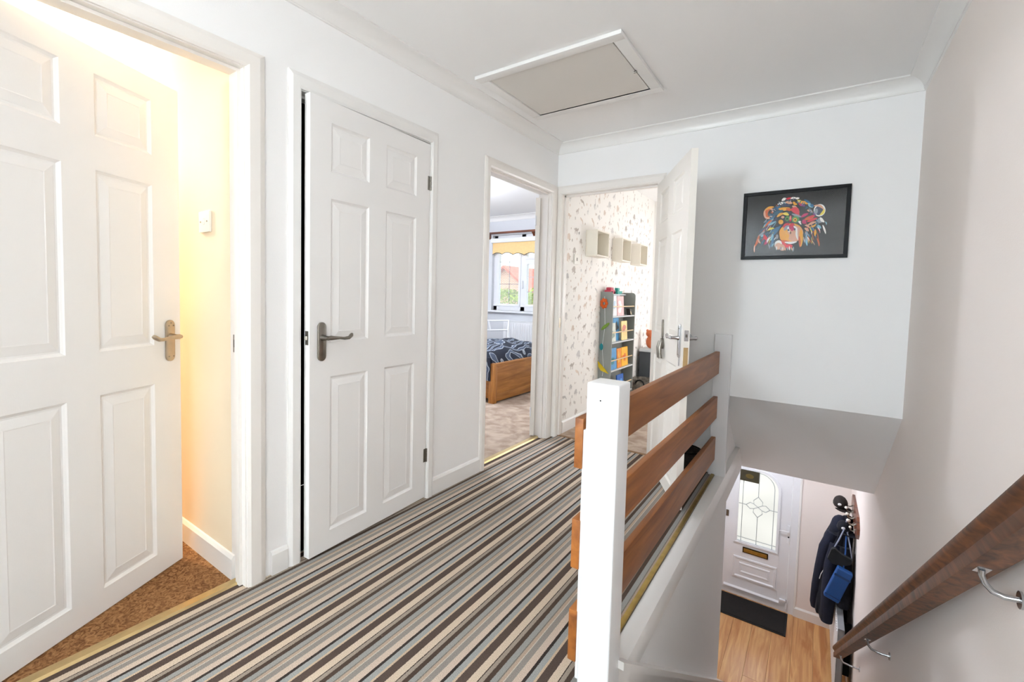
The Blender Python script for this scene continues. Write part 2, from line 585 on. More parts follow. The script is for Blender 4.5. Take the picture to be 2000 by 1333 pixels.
# hall ceiling, hall walls
mb = MB()
mb.box(-.7, W, YS, YF, GC, GC + .05)
mb.box(-.7, 1.24, .17, YS, GC, GC + .05)
struct('ceiling_hall', mb, M_CEIL, 'white ceiling of the entrance hall downstairs', 'ceiling')
FX0, FX1, FZ = .90, 1.735, -.50
mb = MB()
mb.box(-.7, FX0, YF, YF + .2, G, GC); mb.box(FX1, W, YF, YF + .2, G, GC); mb.box(FX0, FX1, YF, YF + .2, FZ, GC)
struct('wall_front', mb, M_WALLW, 'pale hall wall around the white front door', 'wall')
mb = MB()
mb.box(.08, .2, .17, 1.1, G, GC); mb.box(.08, .2, 2.4, YF, G, GC); mb.box(.08, .2, 1.1, 2.4, G, -1.75); mb.box(.08, .2, 1.1, 2.4, -.75, GC)  # unseen window hole, added to bring daylight into the hall
mb.box(.08, 1.24, .05, .17, G, GC)
struct('wall_hall', mb, M_WALL, 'hall wall hidden beyond the stairs with a small window added for daylight', 'wall')

# hall floor in planks
mb = MB().box(.2, W, TOPY, YF + .05, G - .04, G - .006)
floor_hall = struct('floor_hall', mb, mat('plank_joint', '#8a5628', .6, var=.1), 'wood laminate floor of the entrance hall', 'floor')
pl = .1935
i = 0
x = W - pl * 10.4
while x < W - .01:
    x1 = min(x + pl, W - .001)
    y = -.4 - random.random() * 1.6
    while y < YF:
        y1 = min(y + 2.2, YF + .04)
        if y1 > .25 and x1 > .25:
            obj('plank', MB().bbox(max(x, .2) + .0008, x1 - .0008, max(y, .0) + .0008, y1 - .0008, G - .008, G, .0012, seg=1), M_PLANK, floor_hall)
        y = y1
    x += pl

# stairs
NR = 13
RH, GO = -G / NR, .27
st = thing('staircase', 'carpeted staircase going down along the beige wall', 'staircase', (XE, TOPY, G), kind='structure')
mb = MB()
pts = [(TOPY - .02, -.02)]
y, z = TOPY, -.02
poly = [(TOPY, -.02)]
for k in range(NR - 1):
    poly.append((TOPY + k * GO, -(k + 1) * RH)); poly.append((TOPY + (k + 1) * GO, -(k + 1) * RH))
poly.append((TOPY + (NR - 1) * GO, G)); poly.append((TOPY, G))
v = []
for k in range(NR - 1):
    z = -(k + 1) * RH
    mb.box(XE - .01, W, TOPY + k * GO, TOPY + (k + 1) * GO + .02, z - RH, z)
obj('step_flight', mb, carpet('carpet_stair', '#8f877f', '#b8b0a6', 40), st)
SL = RH / GO
def string(x0, x1, off0, off1, ya, yb):
    f = lambda y, o: -SL * (y - TOPY) + o
    return MB().prism([(ya, f(ya, off0)), (yb, f(yb, off0)), (yb, f(yb, off1)), (ya, f(ya, off1))], 'x', x0, x1)
obj('stringer', string(XE - .012, XE + .014, -.3, .112, TOPY + .02, .17), M_TRIM, st)
obj('stringer_cap', string(XE - .012, XE + .034, .094, .120, TOPY + .02, .17), M_TRIM, st)
obj('stringer', string(W - .02, W - .001, -.3, .075, TOPY, 1.1), M_TRIM, st)

# ------------------------------------------------------------------ side rooms
# room 1 (warm lit, behind the open door on the left)
mb = MB()
mb.box(-2.6, -.1125, -2.505, -2.38, -.02, H)
struct('wall_warm_side', mb, M_WALLC, 'cream wall of the lamp-lit room beside its light switch', 'wall')
mb = MB()
mb.box(-2.72, -2.6, -5.0, -2.38, -.02, H); mb.box(-2.6, -.1, -5.12, -5.0, -.02, H)
struct('wall_warm_back', mb, M_WALLC, 'cream back walls of the lamp-lit room', 'wall')
struct('ceiling_warm', MB().box(-2.6, -.1, -5.0, -2.505, H, H + .06), M_CEIL, 'ceiling of the lamp-lit room on the left', 'ceiling')
struct('floor_warm', MB().box(-2.6, -.062, -5.0, -2.505, -.02, 0), M_CARB, 'brown flecked carpet of the lamp-lit room', 'floor')
n = len(prof)
A = [(-2.6, -2.505 - d, z) for d, z in prof]; B = [(-.1, -2.505 - d, z) for d, z in prof]
struct('trim_23', MB().add(A + B, [tuple(range(n)), tuple(range(2 * n - 1, n - 1, -1))] + [(i, (i + 1) % n, n + (i + 1) % n, n + i) for i in range(n)]),
       M_TRIM, 'white cornice inside the lamp-lit room', 'cornice', True)
sk = lambda d: [(0, 0), (.014, 0), (.014, .085), (.006, .098), (0, .1)]
struct('baseboard_warm', MB().prism([(-2.505, 0), (-2.519, 0), (-2.519, .085), (-2.511, .098), (-2.505, .1)], 'x', -2.6, -.085), M_TRIM,
       'white skirting board in the lamp-lit room', 'skirting board')
# cupboard behind door 2
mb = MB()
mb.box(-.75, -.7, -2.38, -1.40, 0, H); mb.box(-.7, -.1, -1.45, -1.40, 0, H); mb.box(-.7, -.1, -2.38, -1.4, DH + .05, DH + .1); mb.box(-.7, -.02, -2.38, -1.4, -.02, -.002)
struct('wall_cupboard', mb, M_DARK, 'dark inside of the landing cupboard', 'wall')  # the cupboard's shade is put into the near-black wall colour
# bedroom
BW = 2.55
mb = MB()
WX0, WX1, WZ0, WZ1 = -2.50, -.60, .93, 2.12
mb.box(-3.6, WX0, BW, BW + .25, -.02, H); mb.box(WX1, -.06, BW, BW + .25, -.02, H)
mb.box(WX0, WX1, BW, BW + .25, -.02, WZ0); mb.box(WX0, WX1, BW, BW + .25, WZ1, H)
M_BEDW = mat('bedroom_wall', '#d5d7db', .75, bump=.05, bscale=200, spec=.2)
struct('wall_bedroom_window', mb, M_BEDW, 'pale grey bedroom wall around the window', 'wall')
mb = MB()
mb.box(-3.72, -3.6, -1.4, -.6, -.02, H); mb.box(-3.72, -3.6, 1.2, BW + .25, -.02, H); mb.box(-3.72, -3.6, -.6, 1.2, -.02, .9); mb.box(-3.72, -3.6, -.6, 1.2, 2.1, H)  # unseen side opening, added to let more daylight into the bedroom
mb.box(-3.6, -.1, -1.4, -1.3, -.02, H)
struct('wall_bedroom', mb, M_BEDW, 'pale grey bedroom side walls with an added daylight opening', 'wall')
M_PAPER = mat('wallpaper_base', '#f3f1ec', .7, bump=.03, bscale=120, spec=.2)
mb = MB().box(-.06, .04, .1, BW + .25, -.02, H)
wall_paper = struct('wall_wallpaper', mb, M_PAPER, 'cream wallpapered wall printed with small grey and tan animals', 'wall')
struct('ceiling_bedroom', MB().box(-3.6, -.06, -1.3, BW, H, H + .06), M_CEIL, 'white bedroom ceiling', 'ceiling')
struct('floor_bedroom', MB().box(-3.6, -.06, -1.3, BW, -.02, .0), M_CART, 'taupe bedroom carpet around the wooden bed', 'floor')
A = [(-3.6, BW - d, z) for d, z in prof]; B = [(-.06, BW - d, z) for d, z in prof]
struct('trim_24', MB().add(A + B, [tuple(range(n)), tuple(range(2 * n - 1, n - 1, -1))] + [(i, (i + 1) % n, n + (i + 1) % n, n + i) for i in range(n)]),
       M_TRIM, 'white cornice above the bedroom window', 'cornice', True)
# child's room
mb = MB()
mb.box(.04, .80, BW, BW + .25, -.02, H); mb.box(1.95, W, BW, BW + .25, -.02, H)
mb.box(.80, 1.95, BW, BW + .25, -.02, .90); mb.box(.80, 1.95, BW, BW + .25, 1.90, H)
struct('wall_child_window', mb, M_PAPER, "window wall of the child's room", 'wall')
struct('ceiling_child', MB().box(.04, W, .1, BW, H, H + .06), M_CEIL, "white ceiling of the child's room", 'ceiling')
mb = MB().box(.04, 1.22, .05, BW, -.02, 0)
mb.box(1.22, W, YS + .12, BW, -.02, 0)
struct('floor_child', mb, M_CART, "taupe carpet of the child's room", 'floor')
mb = MB().prism([(.1, ZB + .04), (YS + .12, -.02), (YS + .2, -.02), (YS + .2, .0), (.1, ZB + .1)], 'x', 1.22, W)
struct('wall_stair_box', mb, M_WALL, "boxed-in stair bulkhead inside the child's room", 'wall')
struct('baseboard_child', MB().prism([(.04, 0), (.054, 0), (.054, .09), (.046, .1), (.04, .102)], 'y', .12, BW), M_TRIM,
       "white skirting board under the animal wallpaper", 'skirting board')

# ------------------------------------------------------------------ skirting on the landing
def skirt(y0, y1):
    return MB().prism([(0, 0), (.014, 0), (.014, .085), (.008, .096), (0, .1)], 'y', y0, y1)
struct('baseboard_left', skirt(-2.405, -2.335), M_TRIM, 'short white skirting board between the open door and the cupboard', 'skirting board')
struct('baseboard_middle', skirt(-1.45, -1.0), M_TRIM, 'white skirting board between the cupboard and the bedroom door', 'skirting board')
struct('baseboard_rear', skirt(YB, -3.36), M_TRIM, 'white skirting board behind the viewpoint', 'skirting board')
struct('baseboard_far', MB().prism([(0, 0), (-.014, 0), (-.014, .085), (-.008, .096), (0, .1)], 'x', .88, 1.243), M_TRIM,
       'white skirting board behind the open door by the rails', 'skirting board')
struct('baseboard_hall', MB().prism([(YF, G), (YF - .016, G), (YF - .016, G + .1), (YF - .006, G + .115), (YF, G + .118)], 'x', 1.74, W), M_TRIM,
       'white skirting board beside the front door', 'skirting board')

# ------------------------------------------------------------------ door surrounds
def casing_prof(w, t=.018):
    return [(.05 * w, .0), (.05 * w, t * .7), (.2 * w, t), (w * .72, t), (w * .86, t * .8), (w, t * .55), (w, 0)]
def casing(mb, a, b, zi, prof, wa, wb, wt, put3):
    n = len(prof)
    sec = [[put3(a - o * wa, 0, d) for o, d in prof], [put3(a - o * wa, zi + o * wt, d) for o, d in prof],
           [put3(b + o * wb, zi + o * wt, d) for o, d in prof], [put3(b + o * wb, 0, d) for o, d in prof]]
    mb.loft(sec)
def surround_x(name, ya, yb, za, label, wl=.06, wr=.06, mt=M_TRIM, ext=True, deep=.1, stop_x=-.06, left=True):
    """surround for an opening ya..yb in the left wall (face x=0)"""
    mb = MB()
    sc_ = za - DH
    casing(mb, ya, yb, DH, [(o, d) for o, d in casing_prof(1.)], wl, wr, sc_, lambda u, z, d: (d, u, z))
    t = struct(name, mb, mt, label, 'door frame')
    ln = MB()
    ln.box(-deep - .012, .003, ya - .027, ya, 0, DH + .027); ln.box(-deep - .012, .003, yb, yb + .027, 0, DH + .027)
    ln.box(-deep - .012, .003, ya, yb, DH, DH + .027)
    obj('lining', ln, mt, t)
    s0, s1 = (stop_x, stop_x + .03)
    sp = MB()
    sp.box(s0, s1, ya, ya + .012, 0, DH - .012); sp.box(s0, s1, yb - .012, yb, 0, DH - .012); sp.box(s0, s1, ya, yb, DH - .012, DH - .0005)
    obj('door_stop', sp, mt, t)
    return t
t1 = surround_x('trim_1', D1A, D1B, 2.078, 'white door frame around the open door to the lamp-lit room', .07, .075, M_TRIMC, stop_x=-.055)
sp = obj('strike_plate', MB().box(-.088, -.066, D1B - .0015, D1B + .001, .93, 1.0), M_PEWTER, t1)
obj('latch_hole', MB().box(-.082, -.072, D1B - .002, D1B - .001, .95, .98), M_DARK, sp)
surround_x('trim_2', D2A, D2B, 2.078, 'white door frame around the nearly shut cupboard door', .057, .057, M_TRIM, stop_x=-.07)
surround_x('trim_3', D3A, D3B, 2.078, 'cream door frame around the bedroom doorway', .055, .1, M_TRIMC, stop_x=-.05)
# far door surround
mb = MB()
casing(mb, D4A, D4B, DH, casing_prof(1.), .047, .06, 2.078 - DH, lambda u, z, d: (u, -d, z))
t4 = struct('trim_4', mb, M_TRIMC, "cream door frame around the child's room doorway", 'door frame')
ln = MB().box(D4A - .027, D4A, -.003, .11, 0, DH + .027).box(D4B, D4B + .027, -.003, .11, 0, DH + .027).box(D4A, D4B, -.003, .11, DH, DH + .027)
obj('lining', ln, M_TRIMC, t4)
obj('door_stop', MB().box(D4A, D4A + .012, .04, .07, 0, DH).box(D4B - .012, D4B, .04, .07, 0, DH).box(D4A, D4B, .04, .07, DH - .012, DH), M_TRIMC, t4)
obj('strike_plate', MB().box(D4A - .001, D4A + .0015, .005, .028, .92, 1.0), M_NICKEL, t4)

# threshold strips
tag(obj('threshold_strip', MB().prism([(-.085, 0), (-.04, 0), (-.046, .008), (-.079, .008)], 'y', D1A, D1B), M_GOLD),
    'gold threshold strip where the brown flecked carpet meets the stripes', 'strip')
tag(obj('threshold_strip', MB().prism([(-.095, 0), (-.045, 0), (-.052, .009), (-.088, .009)], 'y', D3A, D3B), M_GOLD),
    'shiny gold threshold strip at the bedroom doorway', 'strip')
tag(obj('threshold_strip', MB().prism([(.035, 0), (.065, 0), (.061, .006), (.039, .006)], 'x', D4A, D4B), mat('bronze_strip', '#8a6a4c', .4, metal=.6, var=.1)),
    "dull bronze threshold strip at the child's room doorway", 'strip')

# ------------------------------------------------------------------ panelled doors
PX = [(.105, .322), (.43, .645)]
PZ = [(.085, .79), (.945, 1.575), (1.69, 1.90)]
def door_leaf(name, label, hinge, ang, mt, w=.757, h=1.985, t=.036, side=1, sx=1.):
    """local x runs from hinge to latch edge, thickness from y=0 to y=side*t"""
    px = [(a * sx, b * sx) for a, b in PX]
    xs = sorted({0, w, *[q for p_ in px for q in p_]})
    zs = sorted({0, h, *[q for p_ in PZ for q in p_]})
    isp = lambda i, k: any(abs(xs[i] - a) < 1e-6 for a, b in px) and any(abs(zs[k] - a) < 1e-6 for a, b in PZ)
    mb = MB()
    y0, y1 = 0, side * t
    NX, NZ = len(xs) - 1, len(zs) - 1
    solid = lambda i, k: 0 <= i < NX and 0 <= k < NZ and not isp(i, k)
    for i in range(NX):
        for k in range(NZ):
            if not solid(i, k):
                continue
            a, b, c, d = xs[i], xs[i + 1], zs[k], zs[k + 1]
            for y in (y0, y1):
                mb.add([(a, y, c), (b, y, c), (b, y, d), (a, y, d)], [(0, 1, 2, 3)])
            if not solid(i - 1, k): mb.add([(a, y0, c), (a, y1, c), (a, y1, d), (a, y0, d)], [(0, 1, 2, 3)])
            if not solid(i + 1, k): mb.add([(b, y0, c), (b, y1, c), (b, y1, d), (b, y0, d)], [(0, 1, 2, 3)])
            if not solid(i, k - 1): mb.add([(a, y0, c), (b, y0, c), (b, y1, c), (a, y1, c)], [(0, 1, 2, 3)])
            if not solid(i, k + 1): mb.add([(a, y0, d), (b, y0, d), (b, y1, d), (a, y1, d)], [(0, 1, 2, 3)])
    o = struct(name, mb, mt, label, 'door')
    for a, b in px:
        for c, d in PZ:
            pm = MB()
            steps = [(0, 0), (.004, .004), (.010, .0085), (.016, .0085), (.019, .0075), (.046, .0022), (.049, .0032)]
            for y, s in ((y0, side), (y1, -side)):
                rings = []
                for ins, dep in steps:
                    yy = y + s * dep
                    rings.append([(a + ins, yy, c + ins), (b - ins, yy, c + ins), (b - ins, yy, d - ins), (a + ins, yy, d - ins)])
                for r0, r1 in zip(rings, rings[1:]):
                    for q in range(4):
                        pm.add([r0[q], r0[(q + 1) % 4], r1[(q + 1) % 4], r1[q]], [(0, 1, 2, 3)])
                pm.add(rings[-1], [(0, 1, 2, 3)])
            obj('panel', pm, mt, o)
    M = Matrix.Translation(hinge) @ Matrix.Rotation(ang, 4, 'Z')
    o.matrix_world = M
    return o
def plate_pts(w, h, n=8):
    r = w / 2
    pts = []
    for k in range(n + 1):
        a = math.pi * k / n
        pts.append((r * math.cos(a), h / 2 - r + r * math.sin(a)))
    for k in range(n + 1):
        a = math.pi + math.pi * k / n
        pts.append((r * math.cos(a), -h / 2 + r + r * math.sin(a)))
    return pts
def handle(door, x, z, y, ny, mt, h=.17, w=.042, dirx=-1, screws=True, ln=.115):
    """lever on a long rounded back plate; y is the face, ny=+1/-1 the way out"""
    pts = plate_pts(w, h)
    mb = MB()
    zc = z - .018
    A = [(x + a, y, zc + b) for a, b in pts]; n = len(pts)
    B = [(x + a, y + ny * .006, zc + b) for a, b in pts]
    Cc = [(x + a * .84, y + ny * .009, zc + b * .955) for a, b in pts]
    mb.add(A + B + Cc, [tuple(range(2 * n, 3 * n))] + [(i, (i + 1) % n, n + (i + 1) % n, n + i) for i in range(n)] +
           [(n + i, n + (i + 1) % n, 2 * n + (i + 1) % n, 2 * n + i) for i in range(n)])
    hd = obj('door_handle', mb, mt, door, True)
    lv = MB()
    d = dirx
    lv.tube([(x, y + ny * .008, z), (x, y + ny * .02, z), (x, y + ny * .034, z), (x, y + ny * .05, z)], [.014, .011, .0095, .010], 12)
    path = [(-.006, .05, 0, .008), (.012, .052, .001, .0105), (.03, .053, 0, .0085), (.055, .054, -.001, .0062), (.08, .053, -.005, .0068), (ln - .02, .05, -.004, .008),
            (ln - .004, .046, .006, .0092), (ln + .002, .043, .012, .006)]
    lv.tube([(x + d * p[0], y + ny * p[1], z + p[2]) for p in path], [p[3] for p in path], 10)
    obj('lever', lv, mt, hd, True)
    if screws:
        for sx_, sz in ((0, h / 2 - .012), (-.011, h / 2 - .023), (.011, h / 2 - .023), (-.011, -h / 2 + .02), (.011, -h / 2 + .02)):
            obj('screw', MB().tube([(x + sx_, y + ny * .008, zc + sz), (x + sx_, y + ny * .0105, zc + sz)], .003, 8), M_PEWTER, hd)
    return hd
def hinge_part(door, z, y, ny, mt):
    mb = MB()
    for k in range(3):
        mb.tube([(-.004, y + ny * .003, z - .038 + k * .026), (-.004, y + ny * .003, z - .014 + k * .026)], .0055, 10)
    mb.box(0, .016, y + ny * .001 - .001, y + ny * .001 + .001, z - .038, z + .038)
    return obj('hinge', mb, mt, door)
def latch(door, w, z, y0, y1, mt):
    ym = (y0 + y1) / 2
    lp = obj('latch_plate', MB().bbox(w - .0005, w + .0015, ym - .011, ym + .011, z - .03, z + .03, .0006, seg=1), mt, door)
    obj('latch_bolt', MB().prism([(w + .001, ym - .006), (w + .009, ym - .004), (w + .001, ym + .006)], 'z', z - .008, z + .008), M_PEWTER, lp)

# door 1: hinged on the left, swung into the lamp-lit room
h1 = Vector((-.062, -3.262, .004)); l1 = Vector((-.4068, -2.5742, 0))
a1 = math.atan2(l1.y - h1.y, l1.x - h1.x)
d1 = door_leaf('door_1', 'open white six-panel door at the left with a satin nickel lever', h1, a1, M_DOOR, w=.768, side=1)
handle(d1, .715, .975, 0, -1, M_NICKEL, dirx=-1)
handle(d1, .715, .975, .036, 1, M_NICKEL, dirx=-1)
latch(d1, .768, .975, 0, .036, M_NICKEL)
# door 2: cupboard door, hinged on the right, just ajar
h2 = Vector((.006, D2B - .004, .010)); l2 = Vector((.0415, -2.2561, 0))
a2 = math.atan2(l2.y - h2.y, l2.x - h2.x)
d2 = door_leaf('door_2', 'nearly shut white six-panel cupboard door with a pewter lever', h2, a2, M_DOOR, w=.750, h=1.992, side=-1)
handle(d2, .692, .968, 0, 1, M_PEWTER, screws=False, ln=.128)
latch(d2, .750, .968, 0, -.036, M_PEWTER)
for z in (.245, 1.78):
    hinge_part(d2, z, .0, 1, M_PEWTER)
# door 3: bedroom door, folded right back into the bedroom, hinge edge towards us
a3 = math.atan2(.90, -.43)
d3 = door_leaf('door_3', 'cream bedroom door folded back, seen along its hinge edge', Vector((-.118, D3B - .038, .012)), a3, M_DOORC, w=.76, h=1.965, side=-1)
for z in (.2, 1.78):
    hinge_part(d3, z, 0, -1, M_WHITEM)
# door 4: child's room door standing open into the landing
h4 = Vector((.818, -.022, .008)); l4 = Vector((1.2053, -.7631, 0))
a4 = math.atan2(l4.y - h4.y, l4.x - h4.x)
W4 = .828
d4 = door_leaf('door_4', "cream six-panel child's room door standing open by the wooden rails", h4, a4, M_DOORC, w=W4, h=1.985, side=1, sx=W4 / .757)
handle(d4, W4 - .055, .958, 0, -1, M_CHROME, h=.19, dirx=-1)
handle(d4, W4 - .055, .958, .036, 1, M_CHROME, h=.19, dirx=-1)
latch(d4, W4, .975, 0, .036, M_CHROME)
obj('lock_plate', MB().bbox(W4 - .0005, W4 + .002, .006, .03, .78, .91, .0006, seg=1), mat('bare_wood', '#b99a6a', .6, var=.15), d4)
hk = MB()
pp = plate_pts(.03, .12)
hk.prism([(.36 + a, .98 + b) for a, b in pp], 'y', -.008, 0)
hk.prism([(.372 + a, .885 + b) for a, b in plate_pts(.05, .07)], 'y', -.016, 0)
hkp = obj('hook_plate', hk, M_PEWTER, d4, True)
hkp['label'] = 'pewter hook plate with two hanging prongs'
for dx in (-.012, .03):
    obj('prong', MB().tube([(.372 + dx, -.02, .90), (.374 + dx, -.028, .86), (.376 + dx, -.026, .82), (.378 + dx, -.022, .792)], [.009, .012, .011, .012], 10), M_PEWTER, hkp, True)
obj('keyhole_cover', MB().bbox(W4 - .062, W4 - .048, -.004, 0, .80, .845, .002), M_CHROME, d4)

# ------------------------------------------------------------------ balustrade
NY0 = -2.161
bal = thing('balustrade', 'landing balustrade of white newel posts and three brown wooden rails', 'balustrade', (1.31, NY0, 0))
def newel(x0, x1, y0, y1, z0, z1, b):
    return MB().bbox(x0, x1, y0, y1, z0, z1, b, seg=3)
np_ = obj('newel_post', newel(1.2665, 1.3615, NY0, NY0 + .094, -.3, .941, .006), M_NEWEL, bal, True)
obj('screw_hole', MB().tube([(1.309, NY0 - .0006, .893), (1.309, NY0 + .001, .893)], .0024, 10), M_DARK, np_)
obj('spacer_batten', MB().bbox(1.258, 1.2665, NY0 + .003, NY0 + .09, .05, .80, .001, seg=1), M_NEWEL, np_)
obj('newel_post', newel(1.243, 1.345, -.052, -.001, 0, .955, .004), M_NEWEL, bal, True)
for z0, z1 in ((.684, .832), (.383, .531), (.100, .256)):
    mb = MB()
    xa, xb, ya, yb = 1.234, 1.260, NY0 - .001, -.053
    sk_ = .020
    mb.bbox(xa, xb, ya, yb, z0, z1, .003)
    mb.v = [(p[0] + sk_ * (p[1] - ya) / (yb - ya), p[1], p[2] + .008 * (p[1] - ya) / (yb - ya)) for p in mb.v]
    obj('rail', mb, M_RAILW, bal, True)

# ------------------------------------------------------------------ wall handrail
P0, P1 = Vector((2.150, -2.02, .762)), Vector((2.082, 1.474, -1.847))
dirn = (P1 - P0).normalized()
Ps = P0 - dirn * .75
hr = thing('handrail', 'worn dark brown wooden handrail on curved steel brackets', 'handrail', (W, -2.02, .7))
side_ = Vector((1, 0, 0)); upv = side_.cross(dirn).normalized()
if upv.z < 0: upv = -upv
prof_h = [(-.026, -.046), (.026, -.046), (.026, -.012), (.020, -.004), (.022, .004), (.031, .012), (.034, .024), (.030, .036), (.018, .045), (0, .048),
          (-.018, .045), (-.030, .036), (-.034, .024), (-.031, .012), (-.022, .004), (-.020, -.004), (-.026, -.012)]
rings = []
for k in range(9):
    c = Ps.lerp(P1, k / 8)
    rings.append([c + side_ * a + upv * b for a, b in prof_h])
obj('rail', MB().loft(rings), M_HANDR, hr, True)
for yb_, dz in ((-1.79, 0), (-.12, 0), (1.2, 0)):
    t = (yb_ - P0.y) / (P1.y - P0.y)
    c = P0.lerp(P1, t)
    under = c - upv * .046
    mb = MB()
    mb.tube([under + dirn * -.001, under + Vector((0, 0, -.012)), under + Vector((.006, 0, -.030)), under + Vector((.02, 0, -.046)),
             Vector((under.x * .4 + W * .6, under.y - .004, under.z - .05)), Vector((W - .002, under.y - .008, under.z - .045))], .0065, 10)
    bk = obj('bracket', mb, M_CHROME, hr, True)
    sp = MB()
    sp.box(under.x - .012, under.x + .012, -.026, .026, -.0015, .0015)
    sp.v = [tuple(Vector((p[0], under.y, under.z)) + dirn * p[1] + upv * p[2]) for p in sp.v]
    obj('saddle', sp, M_CHROME, bk)
    obj('wall_plate', MB().prism([(under.y - .008 + .02 * math.cos(a * math.pi / 8), under.z - .045 + .02 * math.sin(a * math.pi / 8)) for a in range(16)], 'x', W - .005, W - .0002), M_CHROME, bk)

# ------------------------------------------------------------------ loft hatch
HX0, HX1, HY0, HY1 = .208, .942, -1.252, -.667
lh = thing('loft_hatch', 'white rectangular loft hatch with raised frame in the ceiling', 'hatch', ((HX0 + HX1) / 2, (HY0 + HY1) / 2, H))
fw = .058
mb = MB()
for x0, x1, y0, y1 in ((HX0 - fw, HX1 + fw, HY0 - fw, HY0), (HX0 - fw, HX1 + fw, HY1, HY1 + fw), (HX0 - fw, HX0, HY0, HY1), (HX1, HX1 + fw, HY0, HY1)):
    mb.bbox(x0, x1, y0, y1, H - .02, H - .0005, .003)
obj('frame', mb, M_TRIM, lh, True)
obj('gap_shade', MB().box(HX0, HX1, HY0, HY1, H - .003, H - .0005), M_DARK, lh)  # thin near-black sheet: shade of the gap round the panel, as colour
obj('panel', MB().bbox(HX0 + .004, HX1 - .008, HY0 + .004, HY1 - .004, H - .014, H - .003, .001, seg=1), mat('hatch_board', '#dedad4', .7, bump=.05, bscale=90), lh)
obj('catch', MB().tube([(HX1 - .01, -.93, H - .026), (HX1 + .006, -.93, H - .026)], .006, 8).box(HX1 - .004, HX1 + .002, -.934, -.926, H - .026, H - .012), M_PEWTER, lh)

# ------------------------------------------------------------------ framed picture
PX0, PX1, PZ0, PZ1 = 1.369, 1.921, 1.449, 1.875
pic = thing('framed_picture', 'black framed picture of a colourful painted ape face', 'picture', ((PX0 + PX1) / 2, 0, PZ0))
mb = MB(); fb = .021
for x0, x1, z0, z1 in ((PX0, PX1, PZ0, PZ0 + fb), (PX0, PX1, PZ1 - fb, PZ1), (PX0, PX0 + fb, PZ0 + fb, PZ1 - fb), (PX1 - fb, PX1, PZ0 + fb, PZ1 - fb)):
    mb.bbox(x0, x1, -.022, -.001, z0, z1, .0015)
obj('frame', mb, M_BLACK, pic)
art_cols = ['#1a1a1b', '#c95a1e', '#e8a12c', '#f0ece6', '#d42a3c', '#1d5f86', '#2b3350', '#7fb2c4', '#e9d24e', '#b8265c', '#d8a184', '#4d8a3e', '#6b3a78', '#101012', '#8a8f98', '#0f4c63']
arts = [mat('print_%d' % i, c, .5, var=.06, vscale=60, spec=.1) for i, c in enumerate(art_cols)]
mb = MB()
mb.box(PX0 + fb, PX1 - fb, -.008, -.002, PZ0 + fb, PZ1 - fb)
layer = [0]
def art(X, Y):
    tx = (X - 197) / (1640 - 197)
    top = 325 - (X - 215) / 1445 * 120
    bot = 1188 - (X - 180) / 1430 * 20
    ty = (Y - top) / (bot - top)
    return PX0 + fb + tx * (PX1 - PX0 - 2 * fb), PZ1 - fb - ty * (PZ1 - PZ0 - 2 * fb)
def put(pts, c):
    layer[0] += 1
    y = -.0081 - layer[0] * .000012
    mb.add([(*(art(*p)[:1]), y, art(*p)[1]) for p in pts], [tuple(range(len(pts)))], c)
def stroke(x0, y0, x1, y1, w, c, bend=0.):
    dx, dy = x1 - x0, y1 - y0
    L = math.hypot(dx, dy); nx, ny = -dy / L, dx / L
    up, dn = [], []
    for k in range(9):
        t = k / 8
        ww = w / 2 * (math.sin(math.pi * (t * .92 + .05))) ** .7
        bx = bend * math.sin(math.pi * t)
        cx, cyy = x0 + dx * t + nx * bx, y0 + dy * t + ny * bx
        up.append((cx + nx * ww, cyy + ny * ww)); dn.append((cx - nx * ww, cyy - ny * ww))
    put(up + dn[::-1], c)
def ell(x, y, rx, ry, c, rot=0.):
    put([(x + rx * math.cos(a) * math.cos(rot) - ry * math.sin(a) * math.sin(rot), y + rx * math.cos(a) * math.sin(rot) + ry * math.sin(a) * math.cos(rot))
         for a in [2 * math.pi * k / 22 for k in range(22)]], c)
# head mass
ell(860, 620, 330, 280, 13); ell(900, 860, 260, 230, 13)
# left ear, right ear
ell(540, 560, 78, 88, 10, .3); ell(535, 560, 55, 62, 1, .3); ell(560, 560, 30, 50, 13, .3)
stroke(480, 520, 620, 470, 34, 2, -14); stroke(500, 640, 480, 520, 26, 10, -8)
ell(1285, 525, 82, 90, 3, 0); ell(1275, 530, 60, 66, 6, 0); stroke(1200, 460, 1350, 520, 34, 10, -30); stroke(1350, 510, 1290, 600, 38, 8, -14); ell(1235, 545, 26, 46, 14, .2)
# crown strokes
rs = random.Random(3)
for k, (a, b, c_, d_, w_, col_) in enumerate([(730, 380, 800, 350, 40, 3), (790, 360, 880, 340, 30, 4), (860, 350, 940, 340, 28, 3), (930, 350, 990, 345, 30, 3),
    (670, 435, 780, 400, 40, 3), (780, 410, 890, 420, 48, 10), (720, 450, 860, 455, 50, 6), (900, 400, 960, 440, 40, 2), (960, 380, 1040, 420, 40, 8), (1000, 400, 1120, 430, 40, 2),
    (980, 420, 1070, 450, 34, 9), (1060, 370, 1160, 430, 34, 5), (1120, 420, 1190, 480, 46, 7), (1150, 440, 1200, 470, 40, 5), (890, 460, 960, 480, 36, 10), (1020, 450, 1090, 470, 30, 12),
    (620, 500, 720, 470, 60, 5), (690, 500, 860, 490, 50, 2), (800, 500, 890, 520, 40, 1), (560, 590, 760, 520, 60, 15), (740, 560, 880, 560, 40, 6),
    (880, 500, 1000, 560, 90, 4), (920, 480, 1000, 600, 60, 4), (890, 575, 1040, 620, 34, 14), (1030, 620, 1130, 570, 40, 9), (1110, 520, 1190, 560, 40, 10), (1130, 490, 1180, 540, 30, 14)]):
    stroke(a, b, c_, d_, w_, col_, rs.uniform(-10, 10))
